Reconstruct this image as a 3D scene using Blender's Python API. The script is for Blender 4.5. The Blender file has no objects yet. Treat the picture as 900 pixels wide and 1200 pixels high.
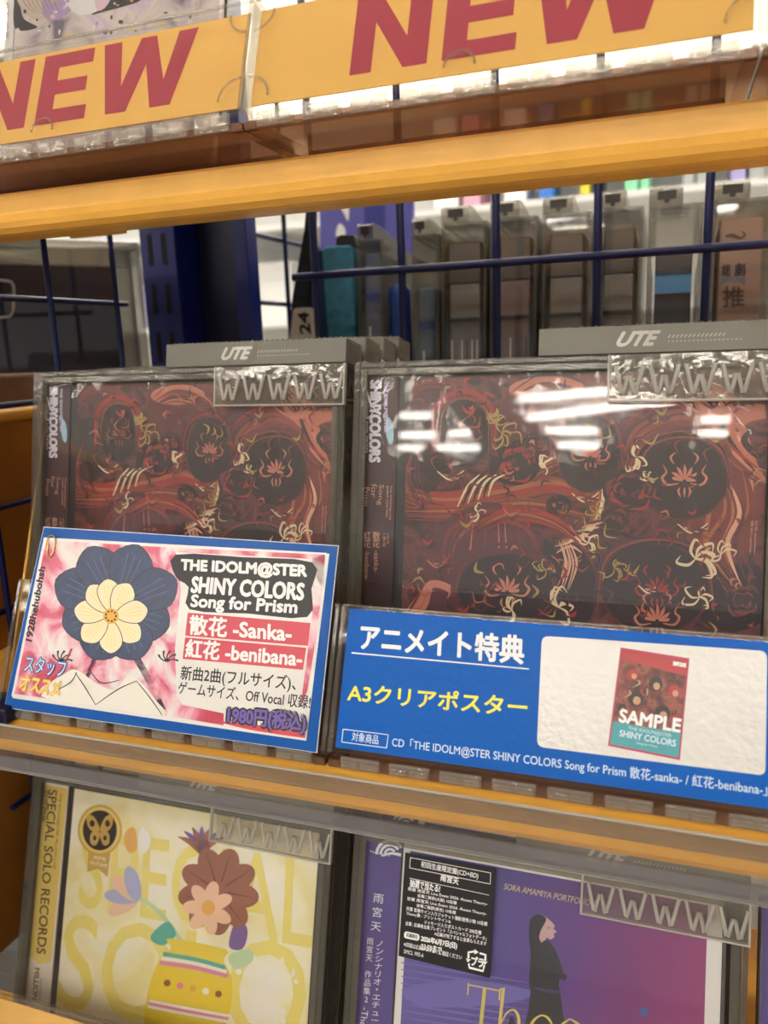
import bpy, bmesh, math, random
from mathutils import Vector, geometry, Matrix
random.seed(7)
SC = bpy.context.scene
COL = SC.collection
S = 0.001                                   # everything below is written in millimetres

# ------------------------------------------------------------------ camera, world, exposure
RW = ((0.94304109, 0.03380713, -0.33095404), (0.33055532, -0.20737842, 0.92072112), (-0.03750578, -0.97767646, -0.2067415))
FPX = 930.0
cd = bpy.data.cameras.new('camera'); cam = bpy.data.objects.new('camera', cd); COL.objects.link(cam)
cd.sensor_fit = 'VERTICAL'; cd.sensor_height = 36.0; cd.lens = FPX / 1200 * 36.0
cd.clip_start = 0.005; cd.clip_end = 50
cam.matrix_world = Matrix([[r[0], -r[1], -r[2], 0] for r in RW] + [[0, 0, 0, 1]])
cd.dof.use_dof = True; cd.dof.focus_distance = 0.285; cd.dof.aperture_fstop = 11
SC.camera = cam
w = bpy.data.worlds.new('store_ambience'); SC.world = w; w.use_nodes = True
w.node_tree.nodes['Background'].inputs[0].default_value = (1.0, 0.97, 0.93, 1)
w.node_tree.nodes['Background'].inputs[1].default_value = 0.38
SC.view_settings.view_transform = 'Standard'; SC.view_settings.look = 'None'
SC.view_settings.gamma = 1; SC.view_settings.use_curve_mapping = False
SC.view_settings.exposure = 0.0
SC.cycles.transparent_max_bounces = 48
SC.cycles.max_bounces = 10
TUBE = 31.0                                 # radiance of the ceiling tubes

# ------------------------------------------------------------------ materials
def lin(h):
    h = h.lstrip('#'); o = []
    for i in (0, 2, 4):
        c = int(h[i:i + 2], 16) / 255
        o.append(c / 12.92 if c <= .04045 else ((c + .055) / 1.055) ** 2.4)
    return (*o, 1)
MATS = {}
def mat(name, hexc, rough=.5, metal=0, spec=.5, var=0, vscale=200, bump=0, bscale=800, coat=0, emit=0):
    m = bpy.data.materials.new(name); m.use_nodes = True; nt = m.node_tree; b = nt.nodes['Principled BSDF']
    b.inputs['Base Color'].default_value = lin(hexc); b.inputs['Roughness'].default_value = rough
    b.inputs['Metallic'].default_value = metal; b.inputs['Specular IOR Level'].default_value = spec
    b.inputs['Coat Weight'].default_value = coat; b.inputs['Coat Roughness'].default_value = .06
    if emit:
        b.inputs['Emission Color'].default_value = lin(hexc); b.inputs['Emission Strength'].default_value = emit
    tc = nt.nodes.new('ShaderNodeTexCoord')
    if var:
        n = nt.nodes.new('ShaderNodeTexNoise'); n.inputs['Scale'].default_value = vscale; n.inputs['Detail'].default_value = 4
        nt.links.new(tc.outputs['Object'], n.inputs['Vector'])
        r = nt.nodes.new('ShaderNodeValToRGB'); c = lin(hexc)
        r.color_ramp.elements[0].position = .3; r.color_ramp.elements[1].position = .7
        r.color_ramp.elements[0].color = tuple(x * (1 - var) for x in c[:3]) + (1,)
        r.color_ramp.elements[1].color = tuple(min(1, x * (1 + var)) for x in c[:3]) + (1,)
        nt.links.new(n.outputs['Fac'], r.inputs['Fac']); nt.links.new(r.outputs['Color'], b.inputs['Base Color'])
    if bump:
        n = nt.nodes.new('ShaderNodeTexNoise'); n.inputs['Scale'].default_value = bscale; n.inputs['Detail'].default_value = 3
        nt.links.new(tc.outputs['Object'], n.inputs['Vector'])
        bp = nt.nodes.new('ShaderNodeBump'); bp.inputs['Strength'].default_value = bump; bp.inputs['Distance'].default_value = .0005
        nt.links.new(n.outputs['Fac'], bp.inputs['Height']); nt.links.new(bp.outputs['Normal'], b.inputs['Normal'])
        if coat: nt.links.new(bp.outputs['Normal'], b.inputs['Coat Normal'])
    MATS[name] = m; return m
def clear(name, tint='#f4f4f2', haze=.04, hazec='#d8d6d0', rough=.03, ior=1.45, bump=0, bscale=300):
    """thin clear plastic: passes light, mirrors by Fresnel, carries a little surface haze"""
    m = bpy.data.materials.new(name); m.use_nodes = True; nt = m.node_tree
    for n in list(nt.nodes): nt.nodes.remove(n)
    out = nt.nodes.new('ShaderNodeOutputMaterial'); tr = nt.nodes.new('ShaderNodeBsdfTransparent'); gl = nt.nodes.new('ShaderNodeBsdfGlossy')
    df = nt.nodes.new('ShaderNodeBsdfDiffuse'); fr = nt.nodes.new('ShaderNodeFresnel'); m1 = nt.nodes.new('ShaderNodeMixShader'); m2 = nt.nodes.new('ShaderNodeMixShader')
    tr.inputs[0].default_value = lin(tint); gl.inputs['Roughness'].default_value = rough; df.inputs[0].default_value = lin(hazec); 
    gm = nt.nodes.new('ShaderNodeNewGeometry'); mx = nt.nodes.new('ShaderNodeMath'); mx.operation = 'MULTIPLY_ADD'
    mx.inputs[1].default_value = 1 / ior - ior; mx.inputs[2].default_value = ior          # same mirror strength on both faces of a thin sheet
    nt.links.new(gm.outputs['Backfacing'], mx.inputs[0]); nt.links.new(mx.outputs[0], fr.inputs[0])
    m2.inputs[0].default_value = haze
    L = nt.links.new
    L(fr.outputs[0], m1.inputs[0]); L(tr.outputs[0], m1.inputs[1]); L(gl.outputs[0], m1.inputs[2])
    L(m1.outputs[0], m2.inputs[1]); L(df.outputs[0], m2.inputs[2]); L(m2.outputs[0], out.inputs[0])
    if bump:
        tc = nt.nodes.new('ShaderNodeTexCoord'); n = nt.nodes.new('ShaderNodeTexNoise'); n.inputs['Scale'].default_value = bscale; n.inputs['Detail'].default_value = 2
        L(tc.outputs['Object'], n.inputs['Vector'])
        bp = nt.nodes.new('ShaderNodeBump'); bp.inputs['Strength'].default_value = bump; bp.inputs['Distance'].default_value = .001
        L(n.outputs['Fac'], bp.inputs['Height'])
        for q in (gl, fr): L(bp.outputs['Normal'], q.inputs['Normal'])
    MATS[name] = m; return m
def noise_print(name, stops, scale=60, detail=3, rough=.4, dist=0, stretch=(1, 1, 1)):
    """printed cloudy paper: a colour ramp over noise"""
    m = mat(name, '#ffffff', rough); nt = m.node_tree; b = nt.nodes['Principled BSDF']
    tc = nt.nodes.new('ShaderNodeTexCoord'); mp = nt.nodes.new('ShaderNodeMapping'); mp.inputs['Scale'].default_value = stretch
    n = nt.nodes.new('ShaderNodeTexNoise'); n.inputs['Scale'].default_value = scale; n.inputs['Detail'].default_value = detail; n.inputs['Distortion'].default_value = dist
    r = nt.nodes.new('ShaderNodeValToRGB'); els = r.color_ramp.elements
    while len(els) < len(stops): els.new(.5)
    for e, (p, c) in zip(els, stops): e.position = p; e.color = lin(c)
    L = nt.links.new
    L(tc.outputs['Object'], mp.inputs[0]); L(mp.outputs[0], n.inputs['Vector']); L(n.outputs['Fac'], r.inputs[0]); L(r.outputs[0], b.inputs['Base Color'])
    return m
def grad_print(name, axis, lo, hi, stops, rough=.4):
    """printed gradient along an object axis (millimetres)"""
    m = mat(name, '#ffffff', rough); nt = m.node_tree; b = nt.nodes['Principled BSDF']
    tc = nt.nodes.new('ShaderNodeTexCoord'); sx = nt.nodes.new('ShaderNodeSeparateXYZ'); mr = nt.nodes.new('ShaderNodeMapRange')
    mr.inputs['From Min'].default_value = lo * S; mr.inputs['From Max'].default_value = hi * S
    r = nt.nodes.new('ShaderNodeValToRGB'); els = r.color_ramp.elements
    while len(els) < len(stops): els.new(.5)
    for e, (p, c) in zip(els, stops): e.position = p; e.color = lin(c)
    L = nt.links.new
    L(tc.outputs['Object'], sx.inputs[0]); L(sx.outputs[axis], mr.inputs['Value']); L(mr.outputs[0], r.inputs[0]); L(r.outputs[0], b.inputs['Base Color'])
    return m

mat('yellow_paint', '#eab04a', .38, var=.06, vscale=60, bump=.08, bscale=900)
mat('yellow_paint_shaded', '#8f5a1c', .5, var=.08, vscale=60)  # yellow paint darkened: the shade on the bin panels is in the colour
mat('navy_paint', '#0d1a66', .35, spec=.4)
mat('wire_navy_backlit', '#0a1244', .35, spec=.35)  # navy darkened so the wires look backlit
mat('navy_dark', '#0b1036', .45)
mat('black', '#0b0b0d', .5)
mat('white_paint', '#e9e8e4', .6)
mat('paper_white', '#e4e1dc', .35, coat=.3, bump=.25, bscale=260)
mat('new_yellow', '#e6b458', .5)
mat('new_red', '#a62641', .5)
mat('card_blue', '#005ab6', .42, spec=.12, coat=.03, bump=.3, bscale=420)
mat('card_white', '#d4d2ce', .35, coat=.5, bump=.45, bscale=380)
mat('print_white', '#f2f3f4', .4)
mat('print_yellow', '#f2e63a', .4)
mat('print_black', '#141317', .4)
mat('print_lblue', '#cfe3f5', .4)
mat('slot_black', '#05060c', .8)
clear('clear_plate', '#fdfdfc', .008, '#e6e2da', .03)
clear('clear_satin', '#fcfcfa', .015, '#e6e2da', .30, 1.45, .25, 260)
clear('clear_shell', '#d9d7d0', .16, '#a7a399', .12, 1.45, .15, 200)
clear('clear_bar', '#c2c0b8', .36, '#a8a59a', .14, 1.5, .6, 700)
clear('clear_ridge', '#e8e8e4', .40, '#e4e2da', .08, 1.5)  # bright haze stands in for glints on the moulded edges
clear('clear_tab', '#f1eee8', .16, '#e4e0d8', .08, 1.55, .6, 260)
clear('clear_brown', '#dcc8b6', .26, '#a88670', .1)  # brown seen through and mirrored in the clear tray, put into its tint
clear('clear_rim', '#ece9e3', .12, '#bdb6aa', .08, 1.5)  # extra haze imitates the glints along plastic rims
clear('clear_tooth', '#f4f2ee', .06, '#d8d6d0', .05, 1.5, .15, 160)
clear('clear_lid', '#fdfdfd', .012, '#cfcfcf', .02)
clear('clear_film', '#fefefe', .012, '#dddddd', .05, 1.42, .12, 90)
clear('rail_body', '#faf9f7', .05, '#b0aaa4', .12)
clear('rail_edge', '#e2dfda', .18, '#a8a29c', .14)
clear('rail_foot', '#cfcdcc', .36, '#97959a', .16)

# ------------------------------------------------------------------ frames and mesh builder
def ray(px, py):
    c = (px - 450.0, py - 600.0, FPX)
    return Vector([sum(RW[i][k] * c[k] for k in range(3)) for i in range(3)])
class Frame:
    """a leaning plane: u runs along the shelf, v up the slope, n out towards the aisle"""
    def __init__(s, y, z, t, x=0.0):
        a = math.radians(t); s.o = Vector((x, y, z)); s.ux = Vector((1, 0, 0)); s.uy = Vector((0, math.sin(a), math.cos(a))); s.un = Vector((0, -math.cos(a), math.sin(a)))
    def W(s, u, v, n=0): return s.o + s.ux * u + s.uy * v + s.un * n
    def px(s, x, y, n=0):
        r = ray(x, y); k = (s.un.dot(s.o) + n) / s.un.dot(r); d = r * k - s.o
        return (d.dot(s.ux), d.dot(s.uy))
    def pxs(s, pts, n=0): return [s.px(x, y, n) for x, y in pts]
class Yaw(Frame):
    """an upright plane turned about the vertical; u along, v up, n out"""
    def __init__(s, x, y, z, dx, dy):
        l = math.hypot(dx, dy); s.o = Vector((x, y, z)); s.ux = Vector((dx / l, dy / l, 0)); s.uy = Vector((0, 0, 1)); s.un = s.ux.cross(s.uy)
WF = Frame(0, 0, 0)
def crom(pts, closed=True, k=6):
    n = len(pts); o = []
    for i in range(n if closed else n - 1):
        g = (lambda j: pts[j % n]) if closed else (lambda j: pts[max(0, min(n - 1, j))])
        p0, p1, p2, p3 = g(i - 1), g(i), g(i + 1), g(i + 2)
        for j in range(k):
            t = j / k
            o.append(tuple(.5 * (2 * p1[d] + (p2[d] - p0[d]) * t + (2 * p0[d] - 5 * p1[d] + 4 * p2[d] - p3[d]) * t * t + (3 * p1[d] - p0[d] - 3 * p2[d] + p3[d]) * t ** 3) for d in range(len(p1))))
    if not closed: o.append(tuple(pts[-1]))
    return o
TXT = {}
def text_mesh(s, spacing=1.0, line=1.0):
    k = (s, spacing, line)
    if k not in TXT:
        c = bpy.data.curves.new('t', 'FONT'); c.body = s; c.space_character = spacing; c.space_line = line; c.resolution_u = 3
        if '\n' in s: c.align_x = 'CENTER'
        o = bpy.data.objects.new('t', c); me = o.to_mesh()
        vs = [(v.co.x, v.co.y) for v in me.vertices]; fs = [tuple(p.vertices) for p in me.polygons]
        o.to_mesh_clear(); bpy.data.objects.remove(o); bpy.data.curves.remove(c)
        x0 = min(v[0] for v in vs); x1 = max(v[0] for v in vs); y0 = min(v[1] for v in vs); y1 = max(v[1] for v in vs)
        TXT[k] = ([((x - x0) / (x1 - x0), (y - y0) / (y1 - y0)) for x, y in vs], fs, (x1 - x0) / (y1 - y0))
    return TXT[k]
class MB:
    def __init__(s): s.v = []; s.f = []; s.fm = []; s.sm = []; s.m = []
    def mi(s, m):
        if m not in s.m: s.m.append(m)
        return s.m.index(m)
    def add(s, vs, fs, m, smooth=False):
        b = len(s.v); s.v += [Vector(v) for v in vs]; k = s.mi(m)
        for f in fs: s.f.append([i + b for i in f]); s.fm.append(k); s.sm.append(smooth)
        return s
    def box(s, fr, u0, u1, v0, v1, n0, n1, m):
        c = [fr.W(u, v, n) for n in (n0, n1) for v in (v0, v1) for u in (u0, u1)]
        return s.add(c, [(0, 2, 3, 1), (4, 5, 7, 6), (0, 1, 5, 4), (2, 6, 7, 3), (0, 4, 6, 2), (1, 3, 7, 5)], m)
    def wbox(s, x0, x1, y0, y1, z0, z1, m): return s.box(WF, x0, x1, z0, z1, -y1, -y0, m)
    def poly(s, fr, uv, n, m):
        vs = [fr.W(u, v, n) for u, v in uv]
        tr = geometry.tessellate_polygon([[Vector((u, v, 0)) for u, v in uv]])
        out = []
        for t in tr:
            a, b, c = (uv[i] for i in t)
            out.append(t if (b[0] - a[0]) * (c[1] - a[1]) - (b[1] - a[1]) * (c[0] - a[0]) > 0 else t[::-1])
        return s.add(vs, out, m)
    def prism(s, fr, uv, n0, n1, m):
        ar = sum(uv[i - 1][0] * uv[i][1] - uv[i][0] * uv[i - 1][1] for i in range(len(uv)))
        if ar < 0: uv = uv[::-1]
        n = len(uv); vs = [fr.W(u, v, n0) for u, v in uv] + [fr.W(u, v, n1) for u, v in uv]
        tr = geometry.tessellate_polygon([[Vector((u, v, 0)) for u, v in uv]]); fs = []
        for t in tr:
            a, b, c = (uv[i] for i in t)
            if (b[0] - a[0]) * (c[1] - a[1]) - (b[1] - a[1]) * (c[0] - a[0]) < 0: t = t[::-1]
            fs += [tuple(i + n for i in t), tuple(t[::-1])]
        fs += [(i, (i + 1) % n, (i + 1) % n + n, i + n) for i in range(n)]
        return s.add(vs, fs, m)
    def blob(s, fr, pts, n, m, k=5): return s.poly(fr, fr.pxs(crom(pts, True, k), n), n, m)          # traced in photo pixels
    def quad(s, fr, pts, n, m): return s.poly(fr, fr.pxs(pts, n), n, m)
    def ell(s, fr, cx, cy, rx, ry, n, m, rot=0, k=28):
        a = math.radians(rot)
        return s.poly(fr, fr.pxs([(cx + rx * math.cos(t) * math.cos(a) - ry * math.sin(t) * math.sin(a), cy + rx * math.cos(t) * math.sin(a) + ry * math.sin(t) * math.cos(a)) for t in [2 * math.pi * i / k for i in range(k)]], n), n, m)
    def stroke(s, fr, pts, ws, n, m, smooth=True, raw=False):
        """a ribbon through pts (photo pixels, or u,v when raw) whose width follows ws"""
        if not hasattr(ws, '__len__'): ws = [ws] * len(pts)
        p = [(*a, w) for a, w in zip(pts, ws)]
        if smooth and len(p) > 2: p = crom(p, False, 6)
        L = []; R = []
        for i in range(len(p)):
            a = p[max(0, i - 1)]; b = p[min(len(p) - 1, i + 1)]; dx, dy = b[0] - a[0], b[1] - a[1]; l = math.hypot(dx, dy) or 1; w = max(.02, p[i][2]) / 2
            L.append((p[i][0] - dy / l * w, p[i][1] + dx / l * w)); R.append((p[i][0] + dy / l * w, p[i][1] - dx / l * w))
        if not raw: L = fr.pxs(L, n); R = fr.pxs(R, n)
        k = len(L); vs = [fr.W(u, v, n) for u, v in L + R]
        sg = (L[1][0] - L[0][0]) * (R[0][1] - L[0][1]) - (L[1][1] - L[0][1]) * (R[0][0] - L[0][0])
        return s.add(vs, [((i, i + 1, i + 1 + k, i + k) if sg > 0 else (i, i + k, i + 1 + k, i + 1)) for i in range(k - 1)], m)
    def text(s, fr, t, bl, br, tl, n, m, bold=0.0, spacing=1.0, line=1.0, raw=False):
        """lettering stretched over the box bl-br-tl (photo pixels or u,v)"""
        vs, fs, asp = text_mesh(t, spacing, line)
        a, b, c = (bl, br, tl) if raw else fr.pxs((bl, br, tl), n)
        A, B, Cc = Vector(a), Vector(b), Vector(c)
        eu = (B - A); ev = (Cc - A); sh = [(0, 0)]
        if bold:
            h = ev.length * bold; sh = [(h * math.cos(q * math.pi / 4), h * math.sin(q * math.pi / 4)) for q in range(8)]
        flip = eu.x * ev.y - eu.y * ev.x < 0
        for i, (dx, dy) in enumerate(sh):
            P = [A + eu * x + ev * y + Vector((dx, dy)) for x, y in vs]
            s.add([fr.W(p.x, p.y, n + .002 * i) for p in P], [f[::-1] if flip else f for f in fs], m)
        return s
    def clip(s, fr, u0, u1, v0, v1):
        '''trim every face to the rectangle of its sheet'''
        P = []
        for v in s.v: d = v - fr.o; P.append((d.dot(fr.ux), d.dot(fr.uy), d.dot(fr.un)))
        nv, nf = [], []
        for f in s.f:
            pg = [P[i] for i in f]
            for ax, lim, sg in ((0, u0, 1), (0, u1, -1), (1, v0, 1), (1, v1, -1)):
                o = []
                for i, p in enumerate(pg):
                    q = pg[i - 1]; a, c = (q[ax] - lim) * sg, (p[ax] - lim) * sg
                    if (a >= 0) != (c >= 0):
                        t = a / (a - c); o.append(tuple(q[k] + (p[k] - q[k]) * t for k in range(3)))
                    if c >= 0: o.append(p)
                pg = o
                if len(pg) < 3: break
            b = len(nv)
            if len(pg) >= 3: nv += [fr.W(*p) for p in pg]; nf.append(list(range(b, b + len(pg))))
            else: nf.append(None)
        keep = [i for i, f in enumerate(nf) if f]
        s.v = nv; s.f = [nf[i] for i in keep]; s.fm = [s.fm[i] for i in keep]; s.sm = [s.sm[i] for i in keep]
        return s
    def tube(s, pts, r, m, seg=8, cap=True):
        pts = [Vector(p) for p in pts]; rings = []; n = len(pts)
        for i in range(n):
            d = (pts[min(n - 1, i + 1)] - pts[max(0, i - 1)]).normalized(); up = Vector((0, 0, 1)) if abs(d.z) < .9 else Vector((1, 0, 0))
            a = d.cross(up).normalized(); b = d.cross(a)
            rr = r[i] if hasattr(r, '__len__') else r
            rings.append([pts[i] + (a * math.cos(q) + b * math.sin(q)) * rr for q in [2 * math.pi * j / seg for j in range(seg)]])
        vs = [v for rg in rings for v in rg]
        fs = [(i * seg + j, i * seg + (j + 1) % seg, (i + 1) * seg + (j + 1) % seg, (i + 1) * seg + j) for i in range(n - 1) for j in range(seg)]
        s.add(vs, fs, m, True)
        if cap: s.add(rings[0], [tuple(range(seg))], m); s.add(rings[-1], [tuple(range(seg))[::-1]], m)
        return s
def link(o): COL.objects.link(o); return o
def wloc(o):
    v = Vector((0, 0, 0))
    while o is not None: v = v + o.location; o = o.parent
    return v
def obj(name, mb, parent=None, bevel=0, loc=None, label=None):
    o0 = wloc(parent) if parent is not None else Vector((0, 0, 0))
    if parent is None and loc is not None: o0 = Vector(loc) * S
    me = bpy.data.meshes.new(name); me.from_pydata([tuple(v * S - o0) for v in mb.v], [], mb.f)
    for m in mb.m: me.materials.append(MATS[m])
    for p, k, sm in zip(me.polygons, mb.fm, mb.sm): p.material_index = k; p.use_smooth = sm
    me.update(); o = link(bpy.data.objects.new(name, me))
    if parent is not None: o.parent = parent
    elif loc is not None: o.location = o0
    if bevel:
        b = o.modifiers.new('bevel', 'BEVEL'); b.width = bevel * S; b.segments = 2; b.limit_method = 'ANGLE'
    if label: o['label'] = label
    return o
def tag(o, label, cat, group=None, kind=None):
    if label: o['label'] = label
    if cat: o['category'] = cat
    if group: o['group'] = group
    if kind: o['kind'] = kind
    return o
def thing(name, loc, label, cat, group=None):
    o = link(bpy.data.objects.new(name, None)); o.location = Vector(loc) * S; o.empty_display_size = .01
    return tag(o, label, cat, group)
def dup(root, off, label, group=None, skip=()):
    r = root.copy(); link(r); r.location = root.location + Vector(off) * S; r['label'] = label
    if group: r['group'] = group
    for ch in list(root.children):
        if ch.name.split('.')[0] in skip: continue
        c = ch.copy(); link(c); c.parent = r
        for g in list(ch.children):
            d = g.copy(); link(d); d.parent = c
    return r

# frames of the leaning goods (solved from the photograph's vanishing points)
FR = Frame(291.7, 0, 11.5)                  # red CDs on the middle shelf
FD = Frame(330.0, 0, 17.0)                  # CDs on the lower shelf
FM = Frame(222.0, -131.0, 23.0)             # signs on the middle shelf
FU = Frame(247.0, 76.4, 21.0)               # NEW signs on the upper shelf
FT = Frame(290.0, 70.0, 14.0)               # CD behind the left NEW sign
ZM, ZL, ZU = -137.0, -321.0, 63.2           # shelf surfaces: middle, lower, upper

# ------------------------------------------------------------------ the setting
def struct(name, mb): return tag(obj(name, mb), None, None, None, 'structure')
mat('ceiling_white', '#d8d6d0', .8); mat('floor_vinyl', '#b9b0a4', .5, var=.1, vscale=4); mat('wall_cream', '#cfcac0', .8)
struct('ceiling', MB().wbox(-6000, 6000, -8500, 6000, 1350, 1400, 'ceiling_white'))
struct('floor', MB().wbox(-6000, 6000, -8500, 6000, -1500, -1450, 'floor_vinyl'))
struct('wall_back', MB().wbox(-6000, 6000, 6000, 6100, -1450, 1350, 'wall_cream'))
mat('tube_white', '#fff8ee', .5, emit=TUBE); mat('fixture_white', '#e8e6e0', .5)
def ceiling_tube(xa, ya, xb, yb):
    t = thing('ceiling_light', ((xa + xb) / 2, (ya + yb) / 2, 1350), 'long white fluorescent tube light on the store ceiling', 'ceiling light', 'fluorescent tubes on the store ceiling')
    fr = Yaw(xa, ya, 1318, xb - xa, yb - ya); L = math.hypot(xb - xa, yb - ya)
    obj('fixture', MB().box(fr, -20, L + 20, 0, 31.5, -40, 40, 'fixture_white'), t)
    obj('tube', MB().tube([fr.W(0, -18, 0), fr.W(L, -18, 0)], 17, 'tube_white', 12), t)
for y, xs in ((-1400, (-2000, -700, 600)), (-2100, (-3300, -2000, -700, 600)), (-2700, (-3300, -2000, -700, 600)), (-2950, (-3300, -2000, -700, 600)), (640, (-2000, -700, 600)), (920, (-2000, -700, 600)), (1700, (-700,))):  # unseen rows over the next aisle doubled to brighten it
    for x in xs: ceiling_tube(x - 590, y, x + 590, y)
for y in (-4600, -6200):
    for x in (1700, 3000): ceiling_tube(x - 590, y, x + 590, y)
for q in ((-760, -3590, -250, -3480), (-760, -3940, 40, -3640), (-1535, -3878, -1340, -3878), (-1670, -4304, -1430, -4304), (-1780, -4625, -1620, -4625), (-1500, -4620, -1210, -4620), (-1320, -4262, -1190, -4262), (-695, -4205, -390, -4205), (-655, -4534, -410, -4534), (180, -3991, 330, -3991), (190, -4257, 340, -4257)): ceiling_tube(*q)

# ------------------------------------------------------------------ shelves
def extrude_x(profile, x0, x1, m):
    """profile in (y, z)"""
    b = MB(); fr = Yaw(x0, 0, 0, 0, 1)      # u = y, v = z, n = +x
    b.prism(fr, profile, 0, x1 - x0, m); return b
X0, X1 = -420, 330
YU = 262.0
us = thing('display_shelf', (0, YU + 50, ZU), 'upper yellow metal shelf carrying the NEW signs', 'shelf')
obj('shelf_board', extrude_x([(YU, ZU - 1), (YU + 1, ZU), (350, ZU), (350, ZU - 1.2), (YU + 21.5, ZU - 1.2), (YU + 21.5, ZU - 14.6), (YU + 19, ZU - 15), (YU + 7, ZU - 15), (YU + 4, ZU - 14.4), (YU + 1.6, ZU - 12.6), (YU + .5, ZU - 10.5), (YU, ZU - 8)], X0, X1, 'yellow_paint'), us)
obj('bracket', MB().wbox(-288, -255, 320, 349, 60.0, 61.8, 'yellow_paint').wbox(-288, -255, 346, 349, 58.4, 60, 'yellow_paint'), us, .4)
YM = 214.0
ms = thing('display_shelf', (0, YM + 60, ZM), 'middle yellow metal shelf under the blue signs and red CDs', 'shelf')
obj('shelf_board', extrude_x([(YM, ZM - 4), (YM + .8, ZM - 1.6), (YM + 2.6, ZM - .4), (YM + 5, ZM), (400, ZM), (400, ZM - 1.2), (YM + 18, ZM - 1.2), (YM + 18, ZM - 12.5), (YM + 6, ZM - 12.5), (YM + 2, ZM - 11.5), (YM + .4, ZM - 9)], X0, X1, 'yellow_paint'), ms)
# side panels of the neighbouring bins, beyond the side mesh (far left), and a divider plate beside the left stack
def side_panel(y0, y1, z0, z1, label):
    t = thing('bin_panel', (-296, (y0 + y1) / 2, z0), label, 'panel')
    obj('panel_sheet', MB().wbox(-298, -296.6, y0, y1, z0, z1 - 1, 'yellow_paint_shaded'), t, .3)
    obj('rolled_edge', MB().tube([(-297.3, y0, z1 - 3), (-297.3, y1, z1 - 3)], 3.2, 'yellow_paint', 12), t)
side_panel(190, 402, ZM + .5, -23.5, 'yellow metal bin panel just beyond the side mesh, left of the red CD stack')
dp = thing('divider_plate', (-271, 300, ZM), 'yellow leaning divider plate at the left side of the red CD stack', 'divider')
fr = Yaw(-272.4, 0, 0, 0, 1)
obj('plate', MB().prism(fr, [(255.5, ZM + .3), (380, ZM + .3), (380, -22), (299, -22)], 0, 1.2, 'yellow_paint'), dp, .3)
obj('foot', MB().wbox(-300, -272.6, 300, 380, ZM + .3, ZM + 1.5, 'yellow_paint'), dp, .3)
ls = thing('display_shelf', (0, 280, ZL), 'lower yellow metal shelf at the bottom left under the yellow CD', 'shelf')
obj('shelf_board', extrude_x([(196, ZL - 4), (198, ZL), (420, ZL), (420, ZL - 1.2), (214, ZL - 1.2), (214, ZL - 13), (198, ZL - 13)], X0, X1, 'yellow_paint'), ls)
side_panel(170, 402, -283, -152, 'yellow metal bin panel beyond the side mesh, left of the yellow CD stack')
# clear price rail hooked on the lip of the middle shelf
pr = thing('price_rail', (0, 211, -150), 'long clear plastic price rail along the front lip of the middle shelf', 'price rail')
fr = Frame(211.2, -145, 2)
obj('rail_face', MB().box(fr, X0, X1, -7.4, 10.4, 0, .8, 'rail_body'), pr)
obj('upper_channel', MB().box(fr, X0, X1, 5.4, 10.4, .8, 1.8, 'rail_edge').tube([fr.W(X0, 10.5, 1), fr.W(X1, 10.5, 1)], .5, 'clear_ridge'), pr)
obj('lower_channel', MB().box(fr, X0, X1, -7.4, -1.9, .8, 1.8, 'rail_foot').tube([fr.W(X0, -7.5, 1), fr.W(X1, -7.5, 1)], .6, 'clear_ridge'), pr)

# ------------------------------------------------------------------ uprights and wire mesh
up = thing('upright_post', (-272, 405, -500), 'dark blue slotted steel upright post at the corner of the mesh panels', 'post')
b = MB().wbox(-286, -263, 402, 403.5, -700, 300, 'navy_paint').wbox(-286, -284.5, 403.5, 435, -700, 300, 'navy_paint').wbox(-264.5, -263, 403.5, 435, -700, 300, 'navy_paint').wbox(-263, -233, 426, 432, -700, 300, 'navy_dark')
obj('column', b, up, .4)
b = MB()
for z in range(-240, 121, 27):
    for x in (-281, -271.8): b.prism(Frame(401.9, z, 0), [(x, -8.5), (x + 3.2, -8.5), (x + 3.2, 8.5), (x, 8.5)], -1, .05, 'slot_black')
obj('slots', b, up)
b = MB().wbox(-232, -223, 412, 424.5, -700, 300, 'navy_paint'); obj('frame_bar', b, up, .6)
def mesh_panel(name, label, vs, hs, plane, r):
    t = thing(name, (0, 0, 0), label, 'wire mesh')
    for p in vs: obj('vertical_wire', MB().tube([plane(p, -420), plane(p, 200)], r, 'wire_navy_backlit', 10), t)
    lo, hi = min(vs), max(vs)
    for z in hs:
        f = lambda p, z: Vector(plane(p, z))
        off = Vector((-1.7 * r, 0, 0)) if abs(plane(lo, 0)[0] - plane(hi, 0)[0]) < .1 else Vector((0, -1.7 * r, 0))
        obj('horizontal_wire', MB().tube([f(lo - 12, z) + off, f(hi + 12, z) + off], r, 'wire_navy_backlit', 10), t)
    return t
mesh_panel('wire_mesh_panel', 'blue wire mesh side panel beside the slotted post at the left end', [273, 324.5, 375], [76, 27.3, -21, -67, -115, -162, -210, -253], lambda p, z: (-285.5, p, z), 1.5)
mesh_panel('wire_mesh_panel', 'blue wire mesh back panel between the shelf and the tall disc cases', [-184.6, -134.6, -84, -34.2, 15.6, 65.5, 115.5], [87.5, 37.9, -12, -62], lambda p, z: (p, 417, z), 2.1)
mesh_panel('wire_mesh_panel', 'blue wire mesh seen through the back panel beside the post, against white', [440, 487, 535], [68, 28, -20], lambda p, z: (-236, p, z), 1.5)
obj_ = obj('blue_bracket', MB().wbox(-330, -233.5, 214.5, 228, ZM + .1, ZM + 6.5, 'navy_dark'), None, .8, (-280, 220, ZM))
tag(obj_, 'dark blue bracket end on the middle shelf, lower left of the handwritten sign', 'bracket')

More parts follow.
